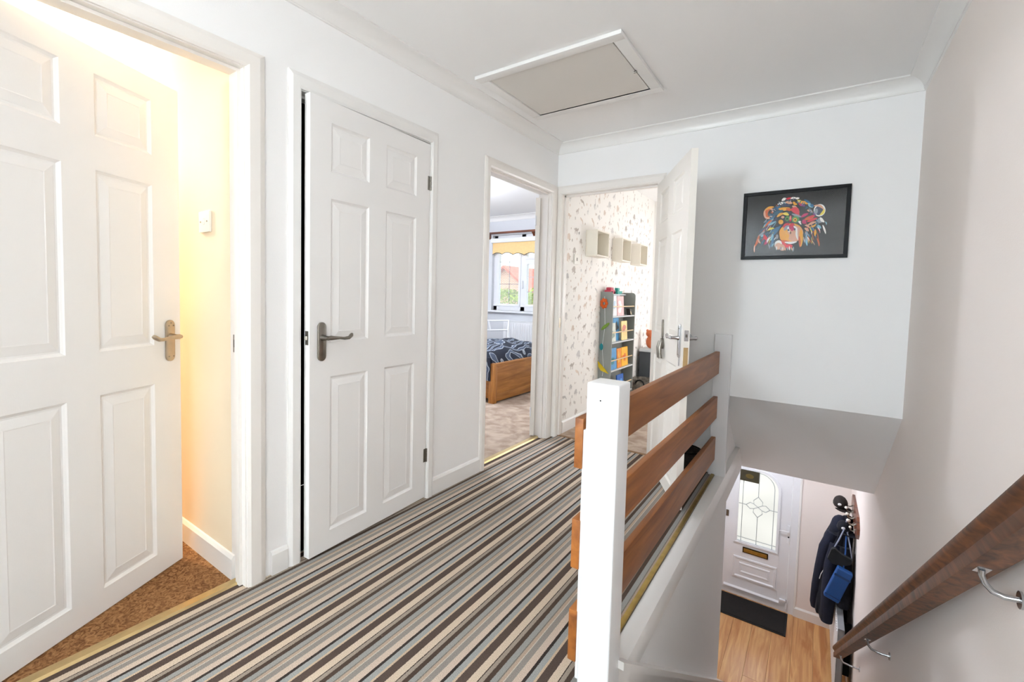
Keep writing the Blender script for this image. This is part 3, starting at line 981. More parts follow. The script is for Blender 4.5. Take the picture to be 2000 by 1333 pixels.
for k in range(46):
    a_ = math.pi * (.95 + .95 * k / 45)
    rx_, ry_ = 330 + rs.uniform(-30, 20), 290 + rs.uniform(-30, 10)
    x_, y_ = 880 + rx_ * math.cos(a_) * .95, 650 + ry_ * math.sin(a_)
    stroke(x_ - 34 * math.cos(a_), y_ - 30 * math.sin(a_), x_ + 10 * math.cos(a_) + rs.uniform(-14, 14), y_ + 12 * math.sin(a_) + rs.uniform(-10, 10), rs.uniform(8, 16), rs.choice((5, 6, 15, 7, 14, 1, 13, 6)))
for k in range(60):
    sd_ = -1 if k % 2 else 1
    x_, y_ = 880 + sd_ * rs.uniform(190, 400), rs.uniform(620, 960)
    if sd_ > 0: x_ = min(x_, 1300)
    stroke(x_, y_, x_ + sd_ * rs.uniform(10, 60) - (20 if sd_ < 0 else 0), y_ + rs.uniform(60, 120), rs.uniform(7, 14), rs.choice((5, 7, 14, 1, 15, 4, 10, 3, 8)), rs.uniform(-8, 8))
# brow and eyes
stroke(670, 620, 780, 565, 40, 2, -14); stroke(760, 570, 850, 590, 44, 8, -8); stroke(800, 620, 850, 660, 40, 11); ell(830, 640, 34, 38, 11); ell(826, 645, 14, 16, 13)
ell(735, 690, 38, 34, 2, .3); ell(760, 620, 24, 20, 10); ell(875, 640, 16, 44, 4); ell(872, 630, 8, 30, 10)
ell(950, 655, 56, 48, 11); ell(945, 660, 26, 28, 2); ell(945, 660, 11, 12, 13); ell(1012, 690, 20, 14, 3); stroke(1000, 690, 1040, 730, 18, 3)
# left cheek hair
for a, b, c_, d_, w_, col_ in [(640, 600, 500, 720, 44, 5), (620, 640, 470, 760, 34, 7), (600, 660, 490, 770, 30, 1), (680, 620, 560, 760, 40, 6), (660, 680, 550, 740, 30, 7),
    (540, 760, 410, 840, 34, 6), (500, 820, 390, 900, 30, 14), (640, 780, 540, 810, 30, 8), (700, 760, 590, 860, 34, 5), (740, 740, 610, 900, 44, 5), (560, 830, 430, 950, 40, 15),
    (410, 880, 350, 1050, 40, 1), (400, 930, 440, 1000, 26, 10), (350, 1020, 350, 1130, 22, 10), (480, 870, 560, 960, 50, 4), (560, 920, 500, 1020, 46, 9), (590, 910, 540, 990, 30, 3),
    (620, 860, 600, 960, 40, 7), (640, 900, 590, 1060, 36, 5), (560, 1000, 590, 1080, 20, 14), (650, 1000, 620, 1060, 18, 7), (440, 900, 480, 870, 26, 7), (520, 640, 470, 700, 22, 14)]:
    stroke(a, b, c_, d_, w_, col_, rs.uniform(-12, 12))
# right cheek hair
for a, b, c_, d_, w_, col_ in [(1080, 660, 1220, 610, 50, 1), (1220, 600, 1130, 640, 30, 4), (1060, 660, 1100, 720, 60, 9), (1120, 690, 1260, 640, 40, 4), (1280, 640, 1330, 700, 90, 14),
    (1300, 630, 1360, 700, 40, 3), (1130, 740, 1250, 690, 34, 10), (1160, 770, 1260, 720, 26, 2), (1270, 740, 1320, 790, 34, 7), (1340, 740, 1390, 870, 26, 3), (1370, 690, 1390, 740, 16, 7),
    (1090, 740, 1160, 780, 30, 10), (1090, 780, 1150, 830, 40, 10), (1100, 850, 1150, 880, 34, 14), (1240, 800, 1240, 900, 34, 2), (1270, 930, 1310, 1050, 22, 1), (1120, 880, 1140, 1040, 34, 7),
    (1180, 760, 1230, 830, 24, 5), (1280, 700, 1240, 790, 24, 15), (1120, 900, 1100, 980, 24, 14), (1200, 560, 1240, 600, 24, 12)]:
    stroke(a, b, c_, d_, w_, col_, rs.uniform(-12, 12))
# muzzle
ell(895, 850, 175, 140, 2); ell(950, 860, 110, 120, 10); ell(800, 900, 70, 70, 2); ell(760, 840, 40, 60, 2); stroke(760, 960, 880, 980, 50, 1, 12)
stroke(770, 770, 870, 720, 50, 4, -12); stroke(790, 810, 880, 750, 50, 14, -14); ell(905, 765, 44, 58, 9); stroke(850, 760, 872, 840, 34, 3, 8); stroke(930, 750, 975, 830, 34, 3, -10); stroke(848, 790, 868, 822, 26, 6, 6); stroke(935, 780, 950, 818, 26, 6, -6); ell(900, 735, 28, 26, 4); stroke(885, 790, 890, 830, 14, 10)
stroke(890, 830, 890, 870, 16, 13); stroke(980, 780, 1000, 950, 30, 3, 12); stroke(1000, 770, 1060, 900, 60, 10, -10); stroke(1040, 800, 1050, 1050, 60, 2); stroke(1020, 900, 1040, 1060, 30, 1)
stroke(810, 985, 990, 980, 34, 3, 12); stroke(730, 960, 860, 1040, 56, 4, 20); stroke(820, 1040, 930, 1040, 70, 4, 10); ell(715, 1015, 56, 60, 3, .4); ell(770, 1060, 60, 44, 10, .6); ell(720, 1040, 50, 46, 10, .2)
for k in range(9):
    x = 690 + k * 32
    stroke(x, 1050 + rs.uniform(-10, 10), x + rs.uniform(-8, 18), 1110 + rs.uniform(-20, 16), 20, (3, 10, 14)[k % 3])
stroke(690, 870, 690, 940, 40, 14)
obj('artwork', mb, arts, pic)
obj('picture_glass', MB().box(PX0 + fb - .002, PX1 - fb + .002, -.0145, -.0125, PZ0 + fb - .002, PZ1 - fb + .002), glass('picture_glass', (.98, .98, .98), 0.02, .975), pic)

# ------------------------------------------------------------------ light switches
def switch(x0, x1, z0, z1, y, label):
    s = thing('light_switch', label, 'light switch', ((x0 + x1) / 2, y, z0))
    obj('plate', MB().bbox(x0, x1, y - .011, y - .0005, z0, z1, .003), M_PLASTIC, s, True)
    c, zc = (x0 + x1) / 2, (z0 + z1) / 2
    obj('rocker', MB().bbox(c - .007, c + .007, y - .016, y - .010, zc - .014, zc + .014, .002), M_PLASTIC, s, True)
    for d in (-.03, .03):
        obj('screw', MB().tube([(c + d, y - .0105, zc), (c + d, y - .0125, zc)], .0035, 8), M_PEWTER, s)
switch(-.368, -.270, 1.415, 1.503, -2.505, 'white light switch on the warm cream wall behind the open door')
s = thing('light_switch', 'white light switch on the animal wallpaper', 'light switch', (.04, .3, 1.47))
obj('plate', MB().bbox(.0405, .052, .258, .345, 1.465, 1.55, .003), M_PLASTIC, s, True)
obj('rocker', MB().bbox(.051, .056, .294, .308, 1.494, 1.522, .0015), M_PEWTER, s, True)

# ------------------------------------------------------------------ lamps
# warm pendant in room 1 (hidden behind the door leaf)
lp = thing('pendant_lamp', 'warm pendant lamp hidden behind the open left door', 'lamp', (-1.42, -2.86, H))
obj('cord', MB().tube([(-1.42, -2.86, H), (-1.42, -2.86, 2.16)], .004, 8).lathe([(.04, -.03), (.05, -.012), (.05, 0)], (-1.42, -2.86, H - .0005), 16), M_PLASTIC, lp)
obj('bulb', MB().ball((-1.42, -2.86, 2.09), .05), emit('warm_bulb', '#ffd9a0', 15.0), lp, True)
l = bpy.data.lights.new('pendant_light', 'POINT'); l.energy = 44; l.color = (1, .89, .70); l.shadow_soft_size = .055
lo = bpy.data.objects.new('pendant_light', l); COL.objects.link(lo); lo.parent = lp; lo.location = (0, 0, 2.02 - H)
# added ceiling lamps, all unseen, put in only to brighten the rooms
def added_ceiling_lamp(name, label, x, y, zc, r, strength, color, drop=.0):
    lp = thing(name, label, 'lamp', (x, y, zc))
    if drop > 0:
        obj('cord', MB().tube([(x, y, zc - .001), (x, y, zc - drop + r * .9)], .005, 8), M_PLASTIC, lp)
        obj('rose', MB().lathe([(.0, -.03), (.045, -.03), (.05, 0), (0, 0)], (x, y, zc - .0005), 16), M_PLASTIC, lp)
        obj('globe', MB().ball((x, y, zc - drop), r, nu=24, nv=14), emit(name + '_glow', color, strength), lp, True)
    else:
        obj('rim', MB().lathe([(0, -.02), (r * 1.05, -.02), (r * 1.08, 0), (0, 0)], (x, y, zc - .0005), 28), M_PLASTIC, lp, True)
        obj('diffuser', MB().lathe([(0.001, -.10), (r * .5, -.092), (r * .85, -.066), (r, -.0205), (0.001, -.0204)], (x, y, zc - .0005), 28), emit(name + '_glow', color, strength), lp, True)
    return lp
def added_wall_lamp(name, label, x, y, z, r, strength, color):  # unseen globe lamp on a wall, added to light the landing
    d = -1 if x > 1 else 1
    lp = thing(name, label, 'lamp', (x, y, z))
    xs_ = sorted((x + d * .018, x + d * .0005))
    obj('wall_rose', MB().prism([(y + .06 * math.cos(a * math.pi / 10), z - .02 + .06 * math.sin(a * math.pi / 10)) for a in range(20)], 'x', *xs_), M_CHROME, lp)
    obj('arm', MB().tube([(x + d * .018, y, z - .02), (x + d * .06, y, z - .05), (x + d * .13, y, z - .09), (x + d * .16, y, z - r - .02)], .008, 8), M_CHROME, lp, True)
    obj('globe', MB().ball((x + d * .16, y, z + .0), r, nu=22, nv=14), emit(name + '_glow', color, strength), lp, True)
added_wall_lamp('added_wall_lamp', 'added opal globe lamp on the beige wall, lighting from behind the viewpoint', W, -4.3, 1.56, .115, 52.0, '#dfeef8')  # added light from the right, reaches newel and stair wall
added_wall_lamp('added_globe_lamp', 'added opal globe lamp on the white wall, lighting from behind the viewpoint', 0, -5.7, 1.58, .115, 100.0, '#dfeef8')  # added light from the left, reaches the beige wall
added_ceiling_lamp('added_rear_lamp', 'added opal fill lamp at the rear end of the landing', .27, -6.4, H, .17, 62.0, '#dfeef8', .45)  # added fill for the landing ceiling, out of view
added_ceiling_lamp('added_bedroom_lamp', 'added white globe pendant lamp brightening the bedroom', -1.9, .2, H, .16, 52.0, '#eef4ff', .35)  # added, hidden from the doorway, brightens the bedroom
fl = thing('added_floor_lamp', "white globe floor lamp in the child's room beside the window", 'lamp', (1.65, 2.1, 0))  # added out of view to brighten the wallpapered wall from low down
obj('base', MB().lathe([(0, 0), (.13, 0), (.13, .02), (.02, .03), (0, .03)], (1.65, 2.1, .0005), 20), M_WHITEM, fl)
obj('pole', MB().tube([(1.65, 2.1, .03), (1.65, 2.1, 1.0)], .012, 10), M_WHITEM, fl)
obj('globe', MB().ball((1.65, 2.1, 1.15), .16, nu=22, nv=14), emit('added_lamp_glow', '#f0f4fa', 20.0), fl, True)
added_ceiling_lamp('added_hall_lamp', 'added opal ceiling lamp brightening the entrance hall', 1.35, 2.1, GC, .15, 33.0, '#eef3ff')  # added above the line of sight to light hall and lower stairs

# ------------------------------------------------------------------ front door downstairs
FY = YF + .03
FXL, FXR = .955, 1.665
fr = MB()
fr.box(FX0, FXL, FY - .03, FY + .05, G, FZ); fr.box(FXR, FX1, FY - .03, FY + .05, G, FZ); fr.box(FXL, FXR, FY - .03, FY + .05, FZ - .055, FZ)
fr.box(FXL, FXR, FY - .02, FY + .05, G, G + .03)
tag(obj('trim_5', fr, M_UPVC), 'white plastic frame of the front door', 'door frame', kind='structure')
obj('edge_trim', MB().bbox(FX1, FX1 + .022, YF - .012, YF - .0005, G, FZ, .003), M_TRIM, bpy.data.objects['trim_5'])
DZ0, DZ1 = G + .032, FZ - .058
CXG, RG, ZA0, ZG0 = 1.312, .215, -1.155, -1.885   # arched glazing: centre, half width, spring line, sill
def arch(cx, r, zs, z0, n=14):
    return [(cx - r, z0), (cx + r, z0)] + [(cx + r * math.cos(math.pi * k / n), zs + r * math.sin(math.pi * k / n)) for k in range(n + 1)]
mb = MB()
ring = arch(CXG, RG, ZA0, ZG0)
nA = len(ring)
def outer_pt(p):
    # radial projection of the arch outline onto the door rectangle
    c = (CXG, (ZA0 + ZG0) / 2)
    d = (p[0] - c[0], p[1] - c[1])
    t = min([((FXR - .002 if d[0] > 0 else FXL + .002) - c[0]) / d[0] if abs(d[0]) > 1e-6 else 1e9,
             ((DZ1 if d[1] > 0 else DZ0) - c[1]) / d[1] if abs(d[1]) > 1e-6 else 1e9])
    return (c[0] + d[0] * t, c[1] + d[1] * t)
y0, y1 = FY - .022, FY + .022
# door slab with the arched opening, built from convex pieces
def slab(poly):
    mb.prism(poly, 'y', y0, y1)
slab([(FXL + .002, DZ0), (FXR - .002, DZ0), (FXR - .002, ZG0), (FXL + .002, ZG0)])
slab([(FXL + .002, ZG0), (CXG - RG, ZG0), (CXG - RG, ZA0), (FXL + .002, ZA0)])
slab([(CXG + RG, ZG0), (FXR - .002, ZG0), (FXR - .002, ZA0), (CXG + RG, ZA0)])
na = 14
for k in range(na):
    a0, a1 = math.pi * k / na, math.pi * (k + 1) / na
    p0 = (CXG + RG * math.cos(a0), ZA0 + RG * math.sin(a0)); p1 = (CXG + RG * math.cos(a1), ZA0 + RG * math.sin(a1))
    def outr(a):
        dx, dz = math.cos(a), math.sin(a)
        t = min((((FXR - .002) if dx > 0 else (FXL + .002)) - CXG) / dx if abs(dx) > 1e-6 else 1e9, (DZ1 - ZA0) / dz if dz > 1e-6 else 1e9)
        return (CXG + dx * t, ZA0 + dz * t)
    q0, q1 = outr(a0), outr(a1)
    poly = [p0, q0, q1, p1]
    # include the slab corner if the two outer points sit on different sides
    for cxn in (FXR - .002, FXL + .002):
        if (abs(q0[0] - cxn) < 1e-6) != (abs(q1[0] - cxn) < 1e-6) and (q0[0] - CXG) * (cxn - CXG) > 0 and abs(q0[1] - q1[1]) > 1e-6:
            poly = [p0, q0, (cxn, DZ1), q1, p1]
    slab(poly)
d5 = struct('door_5', mb, M_UPVC, 'white plastic front door with an arched leaded window', 'door')
def arch_frame(cx, r0, r1, zs, z0, ya, yb, name, mt, parent, b0):
    I, O = arch(cx, r0, zs, z0), arch(cx, r1, zs, z0 - b0)
    m_ = MB(); n_ = len(I)
    v = [(p[0], ya, p[1]) for p in I] + [(p[0], ya, p[1]) for p in O] + [(p[0], yb, p[1]) for p in I] + [(p[0], yb, p[1]) for p in O]
    f = []
    for i in range(n_):
        j = (i + 1) % n_
        f += [(i, j, n_ + j, n_ + i), (2 * n_ + i, 3 * n_ + i, 3 * n_ + j, 2 * n_ + j), (i, 2 * n_ + i, 2 * n_ + j, j), (n_ + i, n_ + j, 3 * n_ + j, 3 * n_ + i)]
    m_.add(v, f)
    return obj(name, m_, mt, parent)
arch_frame(CXG, RG - .004, RG + .028, ZA0, ZG0 + .004, y0 - .014, y0 + .004, 'glazing_bead', M_UPVC, d5, .03)
arch_frame(CXG, RG + .012, RG + .022, ZA0, ZG0 - .008, y0 - .019, y0 - .013, 'glazing_bead', M_UPVC, d5, .01)
M_OBSC = bpy.data.materials.new('frosted_glass'); M_OBSC.use_nodes = True
_b = M_OBSC.node_tree.nodes['Principled BSDF']
_b.inputs['Base Color'].default_value = (.93, .93, .90, 1)
_b.inputs['Roughness'].default_value = .35
_b.inputs['Transmission Weight'].default_value = 1.0
_b.inputs['IOR'].default_value = 1.08
gp = obj('pane', MB().prism(arch(CXG, RG, ZA0, ZG0), 'y', FY - .004, FY + .004), M_OBSC, d5)
M_LEAD = mat('lead_came', '#b4b9bc', .5, metal=.0, var=.1)
def came(pts):
    return obj('lead_line', MB().tube([(a, FY - .009, b) for a, b in pts], .0042, 6), M_LEAD, gp)
zc = -1.40
came([(CXG, ZA0 + RG), (CXG, zc + .13)]); came([(CXG, zc - .13), (CXG, ZG0)])
came([(CXG - RG, zc), (CXG - .13, zc)]); came([(CXG + .13, zc), (CXG + RG, zc)])
came([(CXG - RG + .045, ZG0), (CXG - RG + .045, ZA0 + .09)]); came([(CXG + RG - .045, ZG0), (CXG + RG - .045, ZA0 + .02)])
came([(CXG + (RG - .045) * math.cos(math.pi * k / 12), ZA0 + .02 + (RG - .045) * math.sin(math.pi * k / 12)) for k in range(13)])
came([(CXG - RG, ZG0 + .05), (CXG + RG, ZG0 + .05)])
for sx in (-1, 1):
    for sz in (-1, 1):
        came([(CXG, zc + sz * .13), (CXG + sx * .05, zc + sz * .075), (CXG + sx * .045, zc + sz * .03), (CXG, zc)])
        came([(CXG + sx * .13, zc), (CXG + sx * .085, zc + sz * .04), (CXG + sx * .045, zc + sz * .03)])
# lower moulded panel
PXA, PXB, PZA, PZB = 1.07, 1.548, -2.36, -2.085
pm = MB()
rg = []
for ins, dep in ((0, .0), (.006, .013), (.022, .013), (.034, .002), (.07, .002), (.076, .009), (.09, .009), (.1, .003)):
    rg.append([(PXA + ins, y0 - dep, PZA + ins), (PXB - ins, y0 - dep, PZA + ins), (PXB - ins, y0 - dep, PZB - ins), (PXA + ins, y0 - dep, PZB - ins)])
for r0, r1 in zip(rg, rg[1:]):
    for q in range(4):
        pm.add([r0[q], r0[(q + 1) % 4], r1[(q + 1) % 4], r1[q]], [(0, 1, 2, 3)])
pm.add(rg[-1], [(0, 1, 2, 3)])
obj('panel', pm, M_UPVC, d5)
obj('weather_bar', MB().prism([(y0, G + .075), (y0 - .022, G + .09), (y0 - .022, G + .1), (y0, G + .115)], 'x', FXL + .02, FXR - .08), M_UPVC, d5)
obj('weather_bar', MB().bbox(FXR - .075, FXR + .005, y0 - .03, y0, G + .13, G + .155, .003).bbox(FXR - .012, FXR + .006, y0 - .03, y0, G + .06, G + .155, .003), M_UPVC, d5)
obj('stile_groove', MB().box(FXR - .108, FXR - .102, y0 - .004, y0, DZ0 + .06, DZ1), M_UPVC, d5)
lb = obj('letter_plate', MB().bbox(1.172, 1.450, y0 - .012, y0, -2.015, -1.945, .003), mat('letter_dark', '#3b2e14', .35, metal=.8, var=.1), d5)
obj('flap', MB().bbox(1.184, 1.438, y0 - .016, y0 - .011, -2.003, -1.957, .002), M_BRASS, lb)
hd = obj('door_handle', MB().bbox(1.635, 1.662, y0 - .012, y0, -1.74, -1.52, .004), M_UPVC, d5)
obj('lever', MB().tube([(1.648, y0 - .01, -1.585), (1.648, y0 - .045, -1.585), (1.63, y0 - .05, -1.585), (1.545, y0 - .048, -1.587)], [.009, .009, .009, .008], 8), M_UPVC, hd, True)
obj('key_cylinder', MB().tube([(1.648, y0 - .011, -1.66), (1.648, y0 - .016, -1.66)], .009, 10), M_DARK, hd)
obj('hinge', MB().bbox(FXL + .01, FXL + .04, y0 - .012, y0, -1.60, -1.52, .003), M_PEWTER, d5)
# dark plaque hung over the top of the glass
pq = thing('plaque', 'dark olive plaque hanging over the front door glass', 'plaque', (1.21, y0 - .02, -1.10))
obj('board', MB().bbox(1.105, 1.312, y0 - .034, y0 - .0205, -1.085, -.945, .003), mat('olive_board', '#3a3523', .5, var=.25, vscale=20), pq)
obj('emblem', MB().prism([(1.21 + .045 * math.cos(a), -1.015 + .028 * math.sin(a)) for a in [2 * math.pi * k / 18 for k in range(18)]], 'y', y0 - .036, y0 - .0345), mat('olive_emblem', '#6a5b2e', .45, metal=.3, var=.2), pq)

# doormat
dm = thing('doormat', 'black doormat in front of the front door', 'doormat', (1.32, 2.8, G))
obj('pile', MB().bbox(.97, 1.665, 2.60, 3.015, G + .001, G + .014, .004), mat('mat_black', '#171413', .95, bump=.6, bscale=300, var=.3, vscale=25), dm)
mb = MB()
for x0, x1, a, b in ((.95, 1.685, 2.58, 2.60), (.95, 1.685, 3.015, 3.035), (.95, .97, 2.60, 3.015), (1.665, 1.685, 2.60, 3.015)):
    mb.bbox(x0, x1, a, b, G + .001, G + .009, .002)
obj('border', mb, mat('mat_rubber', '#0c0b0b', .7, var=.1), dm)

# hall radiator
ra = thing('radiator', 'white hall radiator with grey top under the hanging coats', 'radiator', (2.12, 2.3, G))
RY0, RY1, RZ0, RZ1, RXF = 1.70, 2.93, G + .12, -1.775, 2.088
mb = MB().box(RXF, RXF + .006, RY0, RY1, RZ0, RZ1)
for k in range(30):
    yy = RY0 + .03 + k * .0405
    mb.prism([(RXF + .001, yy - .012), (RXF - .006, yy - .006), (RXF - .006, yy + .006), (RXF + .001, yy + .012)], 'z', RZ0 + .03, RZ1 - .03)
obj('front_panel', mb, M_WHITEM, ra)
obj('back_panel', MB().box(2.134, 2.14, RY0, RY1, RZ0, RZ1), M_RADGREY, ra)
obj('top_grille', MB().bbox(RXF + .003, 2.138, RY0, RY1, RZ1 - .004, RZ1 + .006, .002), M_RADGREY, ra)
for yy in (RY0, RY1 - .006):
    obj('end_panel', MB().box(RXF + .003, 2.138, yy, yy + .006, RZ0, RZ1), M_RADGREY, ra)
for yy in (2.0, 2.6):
    obj('wall_mount', MB().box(2.14, W - .001, yy, yy + .03, RZ0 + .1, RZ1 - .1), M_DARK, ra)
obj('pipe', MB().tube([(2.115, RY0 + .03, RZ0 + .02), (2.115, RY0 + .03, G)], .008, 8), M_WHITEM, ra)
obj('pipe', MB().tube([(2.115, RY1 - .03, RZ0 + .02), (2.115, RY1 - .03, G)], .008, 8), M_WHITEM, ra)

# coat rack with the things hanging on it
RK = (1.86, 2.66)
ck = thing('coat_rack', 'brown wooden coat rack with white-tipped hooks on the hall wall', 'coat rack', (W, 2.26, -.99))
obj('board', MB().prism([(RK[0], -.93), (RK[0] + .07, -1.0), (RK[1] - .12, -1.0), (RK[1], -.93), (RK[1], -.86), (RK[1] - .07, -.81), (RK[0] + .12, -.81), (RK[0], -.88)], 'x', W - .022, W - .0005), M_BROWNW, ck)
for yy in (1.98, 2.14, 2.30, 2.46):
    hkk = obj('hook', MB().tube([(W - .02, yy, -.88), (W - .045, yy, -.90), (W - .07, yy, -.895), (W - .082, yy, -.87)], .006, 8)
              .tube([(W - .02, yy, -.93), (W - .04, yy, -.955), (W - .058, yy, -.95), (W - .062, yy, -.93)], .006, 8), M_PEWTER, ck, True)
    obj('hook_tip', MB().ball((W - .084, yy, -.862), .014, nu=10, nv=6), M_PLASTIC, hkk, True)
    obj('hook_tip', MB().ball((W - .064, yy, -.922), .012, nu=10, nv=6), M_PLASTIC, hkk, True)

def cloth_loft(secs, n=28, fold=.012, seed=0, nf=7):
    """secs: (z, cx, cy, rx, ry); returns a hanging lofted shape with vertical folds"""
    rg_ = random.Random(seed); ph = [rg_.uniform(0, 6.28) for _ in range(3)]
    rings = []
    for i, (z, cx, cy_, rx, ry) in enumerate(secs):
        t = i / (len(secs) - 1)
        ring_ = []
        for k in range(n):
            a = 2 * math.pi * k / n
            f = 1 + (fold * (.3 + t)) / max(rx, ry) * (math.sin(nf * a + ph[0]) + .5 * math.sin((nf + 4) * a + ph[1] + 3 * t))
            x_ = min(cx + rx * math.cos(a) * f, W - .012)
            ring_.append((x_, cy_ + ry * math.sin(a) * f, z + .012 * math.sin(2 * a + ph[2]) * t))
        rings.append(ring_)
    return MB().loft(rings)
CYC = 2.32
# hooded navy coat
co = thing('coat', 'long navy hooded coat hanging from the hall rack', 'coat', (2.08, CYC, -1.95))
obj('body', cloth_loft([(-.955, 2.15, CYC, .03, .03), (-1.0, 2.12, CYC, .06, .06), (-1.09, 2.10, CYC, .09, .12), (-1.22, 2.08, CYC, .115, .19), (-1.40, 2.07, CYC, .13, .22), (-1.62, 2.06, CYC, .135, .23), (-1.74, 2.055, CYC, .13, .235), (-1.80, 2.00, CYC, .075, .235), (-1.93, 1.995, CYC, .075, .235), (-1.955, 1.995, CYC, .07, .22)],
    seed=4, fold=.018), M_NAVY2, co, True)
obj('sleeve', MB().tube([(2.03, CYC - .10, -1.12), (1.985, CYC - .12, -1.28), (1.958, CYC - .10, -1.5), (1.935, CYC - .08, -1.72), (1.925, CYC - .06, -1.90), (1.928, CYC - .06, -1.95)], [.05, .062, .058, .052, .046, .038], 14), M_NAVY, co, True)
obj('sleeve', MB().tube([(2.06, CYC - .16, -1.2), (2.03, CYC - .21, -1.4), (2.02, CYC - .23, -1.65), (2.02, CYC - .22, -1.88), (2.02, CYC - .22, -1.97)], [.05, .06, .06, .055, .048], 14), M_NAVY, co, True)
obj('sleeve', MB().tube([(2.13, CYC - .18, -1.2), (2.14, CYC - .23, -1.45), (2.14, CYC - .25, -1.6), (2.14, CYC - .25, -1.70), (2.14, CYC - .25, -1.755)], [.05, .058, .06, .058, .052], 14), M_NAVY2, co, True)
obj('hood', MB().ball((2.085, CYC - .02, -1.07), (.078, .10, .115), fn=lambda p: Vector((p.x * (1.1 if p.z < 0 else .95), p.y, p.z))), M_NAVY, co, True)
obj('lining_patch', MB().ball((2.055, CYC - .245, -1.69), (.036, .012, .05), nu=12, nv=8), M_GREYC, co, True)
obj('zip_pull', MB().bbox(2.085, 2.093, CYC - .262, CYC - .252, -1.74, -1.70, .002), M_CHROME, co)
obj('toggle_cord', MB().tube([(1.985, CYC - .19, -1.40), (1.975, CYC - .2, -1.47), (1.955, CYC - .2, -1.52), (1.945, CYC - .19, -1.58)], .004, 6), M_WHITEC, co)
# caps
def cap(name, label, c, r, mt, brim_dir, badge=True):
    k = thing(name, label, 'cap', (c[0], c[1], c[2] - r[2]))
    obj('crown', MB().ball(c, r, fn=lambda p: Vector((p.x, p.y, p.z if p.z > -.02 else -.02 + (p.z + .02) * .5))), mt, k, True)
    bd = Vector(brim_dir).normalized()
    mb_ = MB()
    sd = Vector((0, 0, 1)).cross(bd).normalized()
    top, bot = [], []
    for i in range(11):
        a = math.pi * (i / 10 - .5)
        p = Vector(c) + bd * (r[0] * .6 + .075 * math.cos(a)) + sd * (r[1] * .85 * math.sin(a)) + Vector((0, 0, -.035 - .012 * math.cos(a)))
        top.append(p); bot.append(p - Vector((0, 0, .006)))
    n_ = len(top)
    mb_.add([tuple(p) for p in top + bot], [tuple(range(n_)), tuple(range(2 * n_ - 1, n_ - 1, -1))] + [(i, (i + 1) % n_, n_ + (i + 1) % n_, n_ + i) for i in range(n_)])
    obj('brim', mb_, mt, k)
    if badge:
        obj('badge', MB().ball((c[0] - r[0] * .15, c[1] - r[1] * .97, c[2] + .012), (.016, .008, .013), nu=10, nv=6), M_WHITEC, k, True)
    return k
cap('cap', 'dark brown cap with a pale badge at the top of the coat rack', (2.085, 2.40, -.865), (.062, .085, .075), M_CAP, (.35, -.6, 0))
cap('cap', 'navy cap hanging just below the brown one on the rack', (2.115, 2.20, -1.025), (.06, .07, .062), M_NAVY2, (.5, -.5, 0))
# charcoal bucket hat / pouch and blue bag on the coat front
hb = thing('pouch_bag', 'charcoal pouch bag with pale strap hanging over the navy coat', 'bag', (2.09, CYC - .24, -1.36))
obj('body', MB().prism([(1.995, -1.30), (2.03, -1.335), (2.10, -1.345), (2.17, -1.30), (2.185, -1.255), (2.10, -1.225), (2.045, -1.185), (2.02, -1.20)], 'y', CYC - .305, CYC - .262), M_CHAR, hb)
obj('strap', MB().tube([(2.045, CYC - .255, -1.19), (2.075, CYC - .25, -1.11), (2.11, CYC - .2, -1.02), (2.135, CYC - .1, -.95)], .006, 8).tube([(2.18, CYC - .255, -1.255), (2.165, CYC - .25, -1.16), (2.14, CYC - .18, -1.05), (2.136, CYC - .1, -.95)], .006, 8), M_GREYC, hb, True)
bb = thing('blue_bag', 'bright blue soft lunch bag hanging in front of the navy coat', 'bag', (2.09, CYC - .28, -1.66))
mb = MB().bbox(-.062, .062, -.035, .035, -.165, .165, .014, seg=3)
mb.xform(Matrix.Translation((2.085, CYC - .335, -1.505)) @ Matrix.Rotation(math.radians(17), 4, 'Y'))
obj('body', mb, M_BLUE, bb, True)
for za_, zb_ in ((.085, .105), (-.13, -.122)):
    mb = MB().bbox(-.064, .064, -.038, -.028, za_, zb_, .002)
    mb.xform(Matrix.Translation((2.085, CYC - .335, -1.505)) @ Matrix.Rotation(math.radians(17), 4, 'Y'))
    obj('seam', mb, mat('blue_seam', '#0d3668', .6, var=.1), bb)
obj('strap', MB().tube([(2.12, CYC - .31, -1.35), (2.13, CYC - .25, -1.2), (2.135, CYC - .15, -1.05), (2.136, CYC - .1, -.95)], .006, 8), M_BLUE, bb, True)

# ------------------------------------------------------------------ dark basket behind the open door
bk = thing('basket', 'dark patterned basket on the landing behind the open door', 'basket', (1.10, -.14, 0))
obj('body', MB().lathe([(.075, .0), (.085, .004), (.098, .09), (.105, .165), (.103, .17), (.092, .165), (.08, .012), (.0, .01)], (1.105, -.14, 0), 22), mat('basket_weave', '#2a231e', .8, bump=.8, bscale=90, var=.6, vscale=40), bk, True)
obj('rim', MB().tube([(1.105 + .104 * math.cos(a), -.14 + .104 * math.sin(a), .168) for a in [2 * math.pi * k / 24 for k in range(25)]], .006, 8), M_BLACK, bk, True)

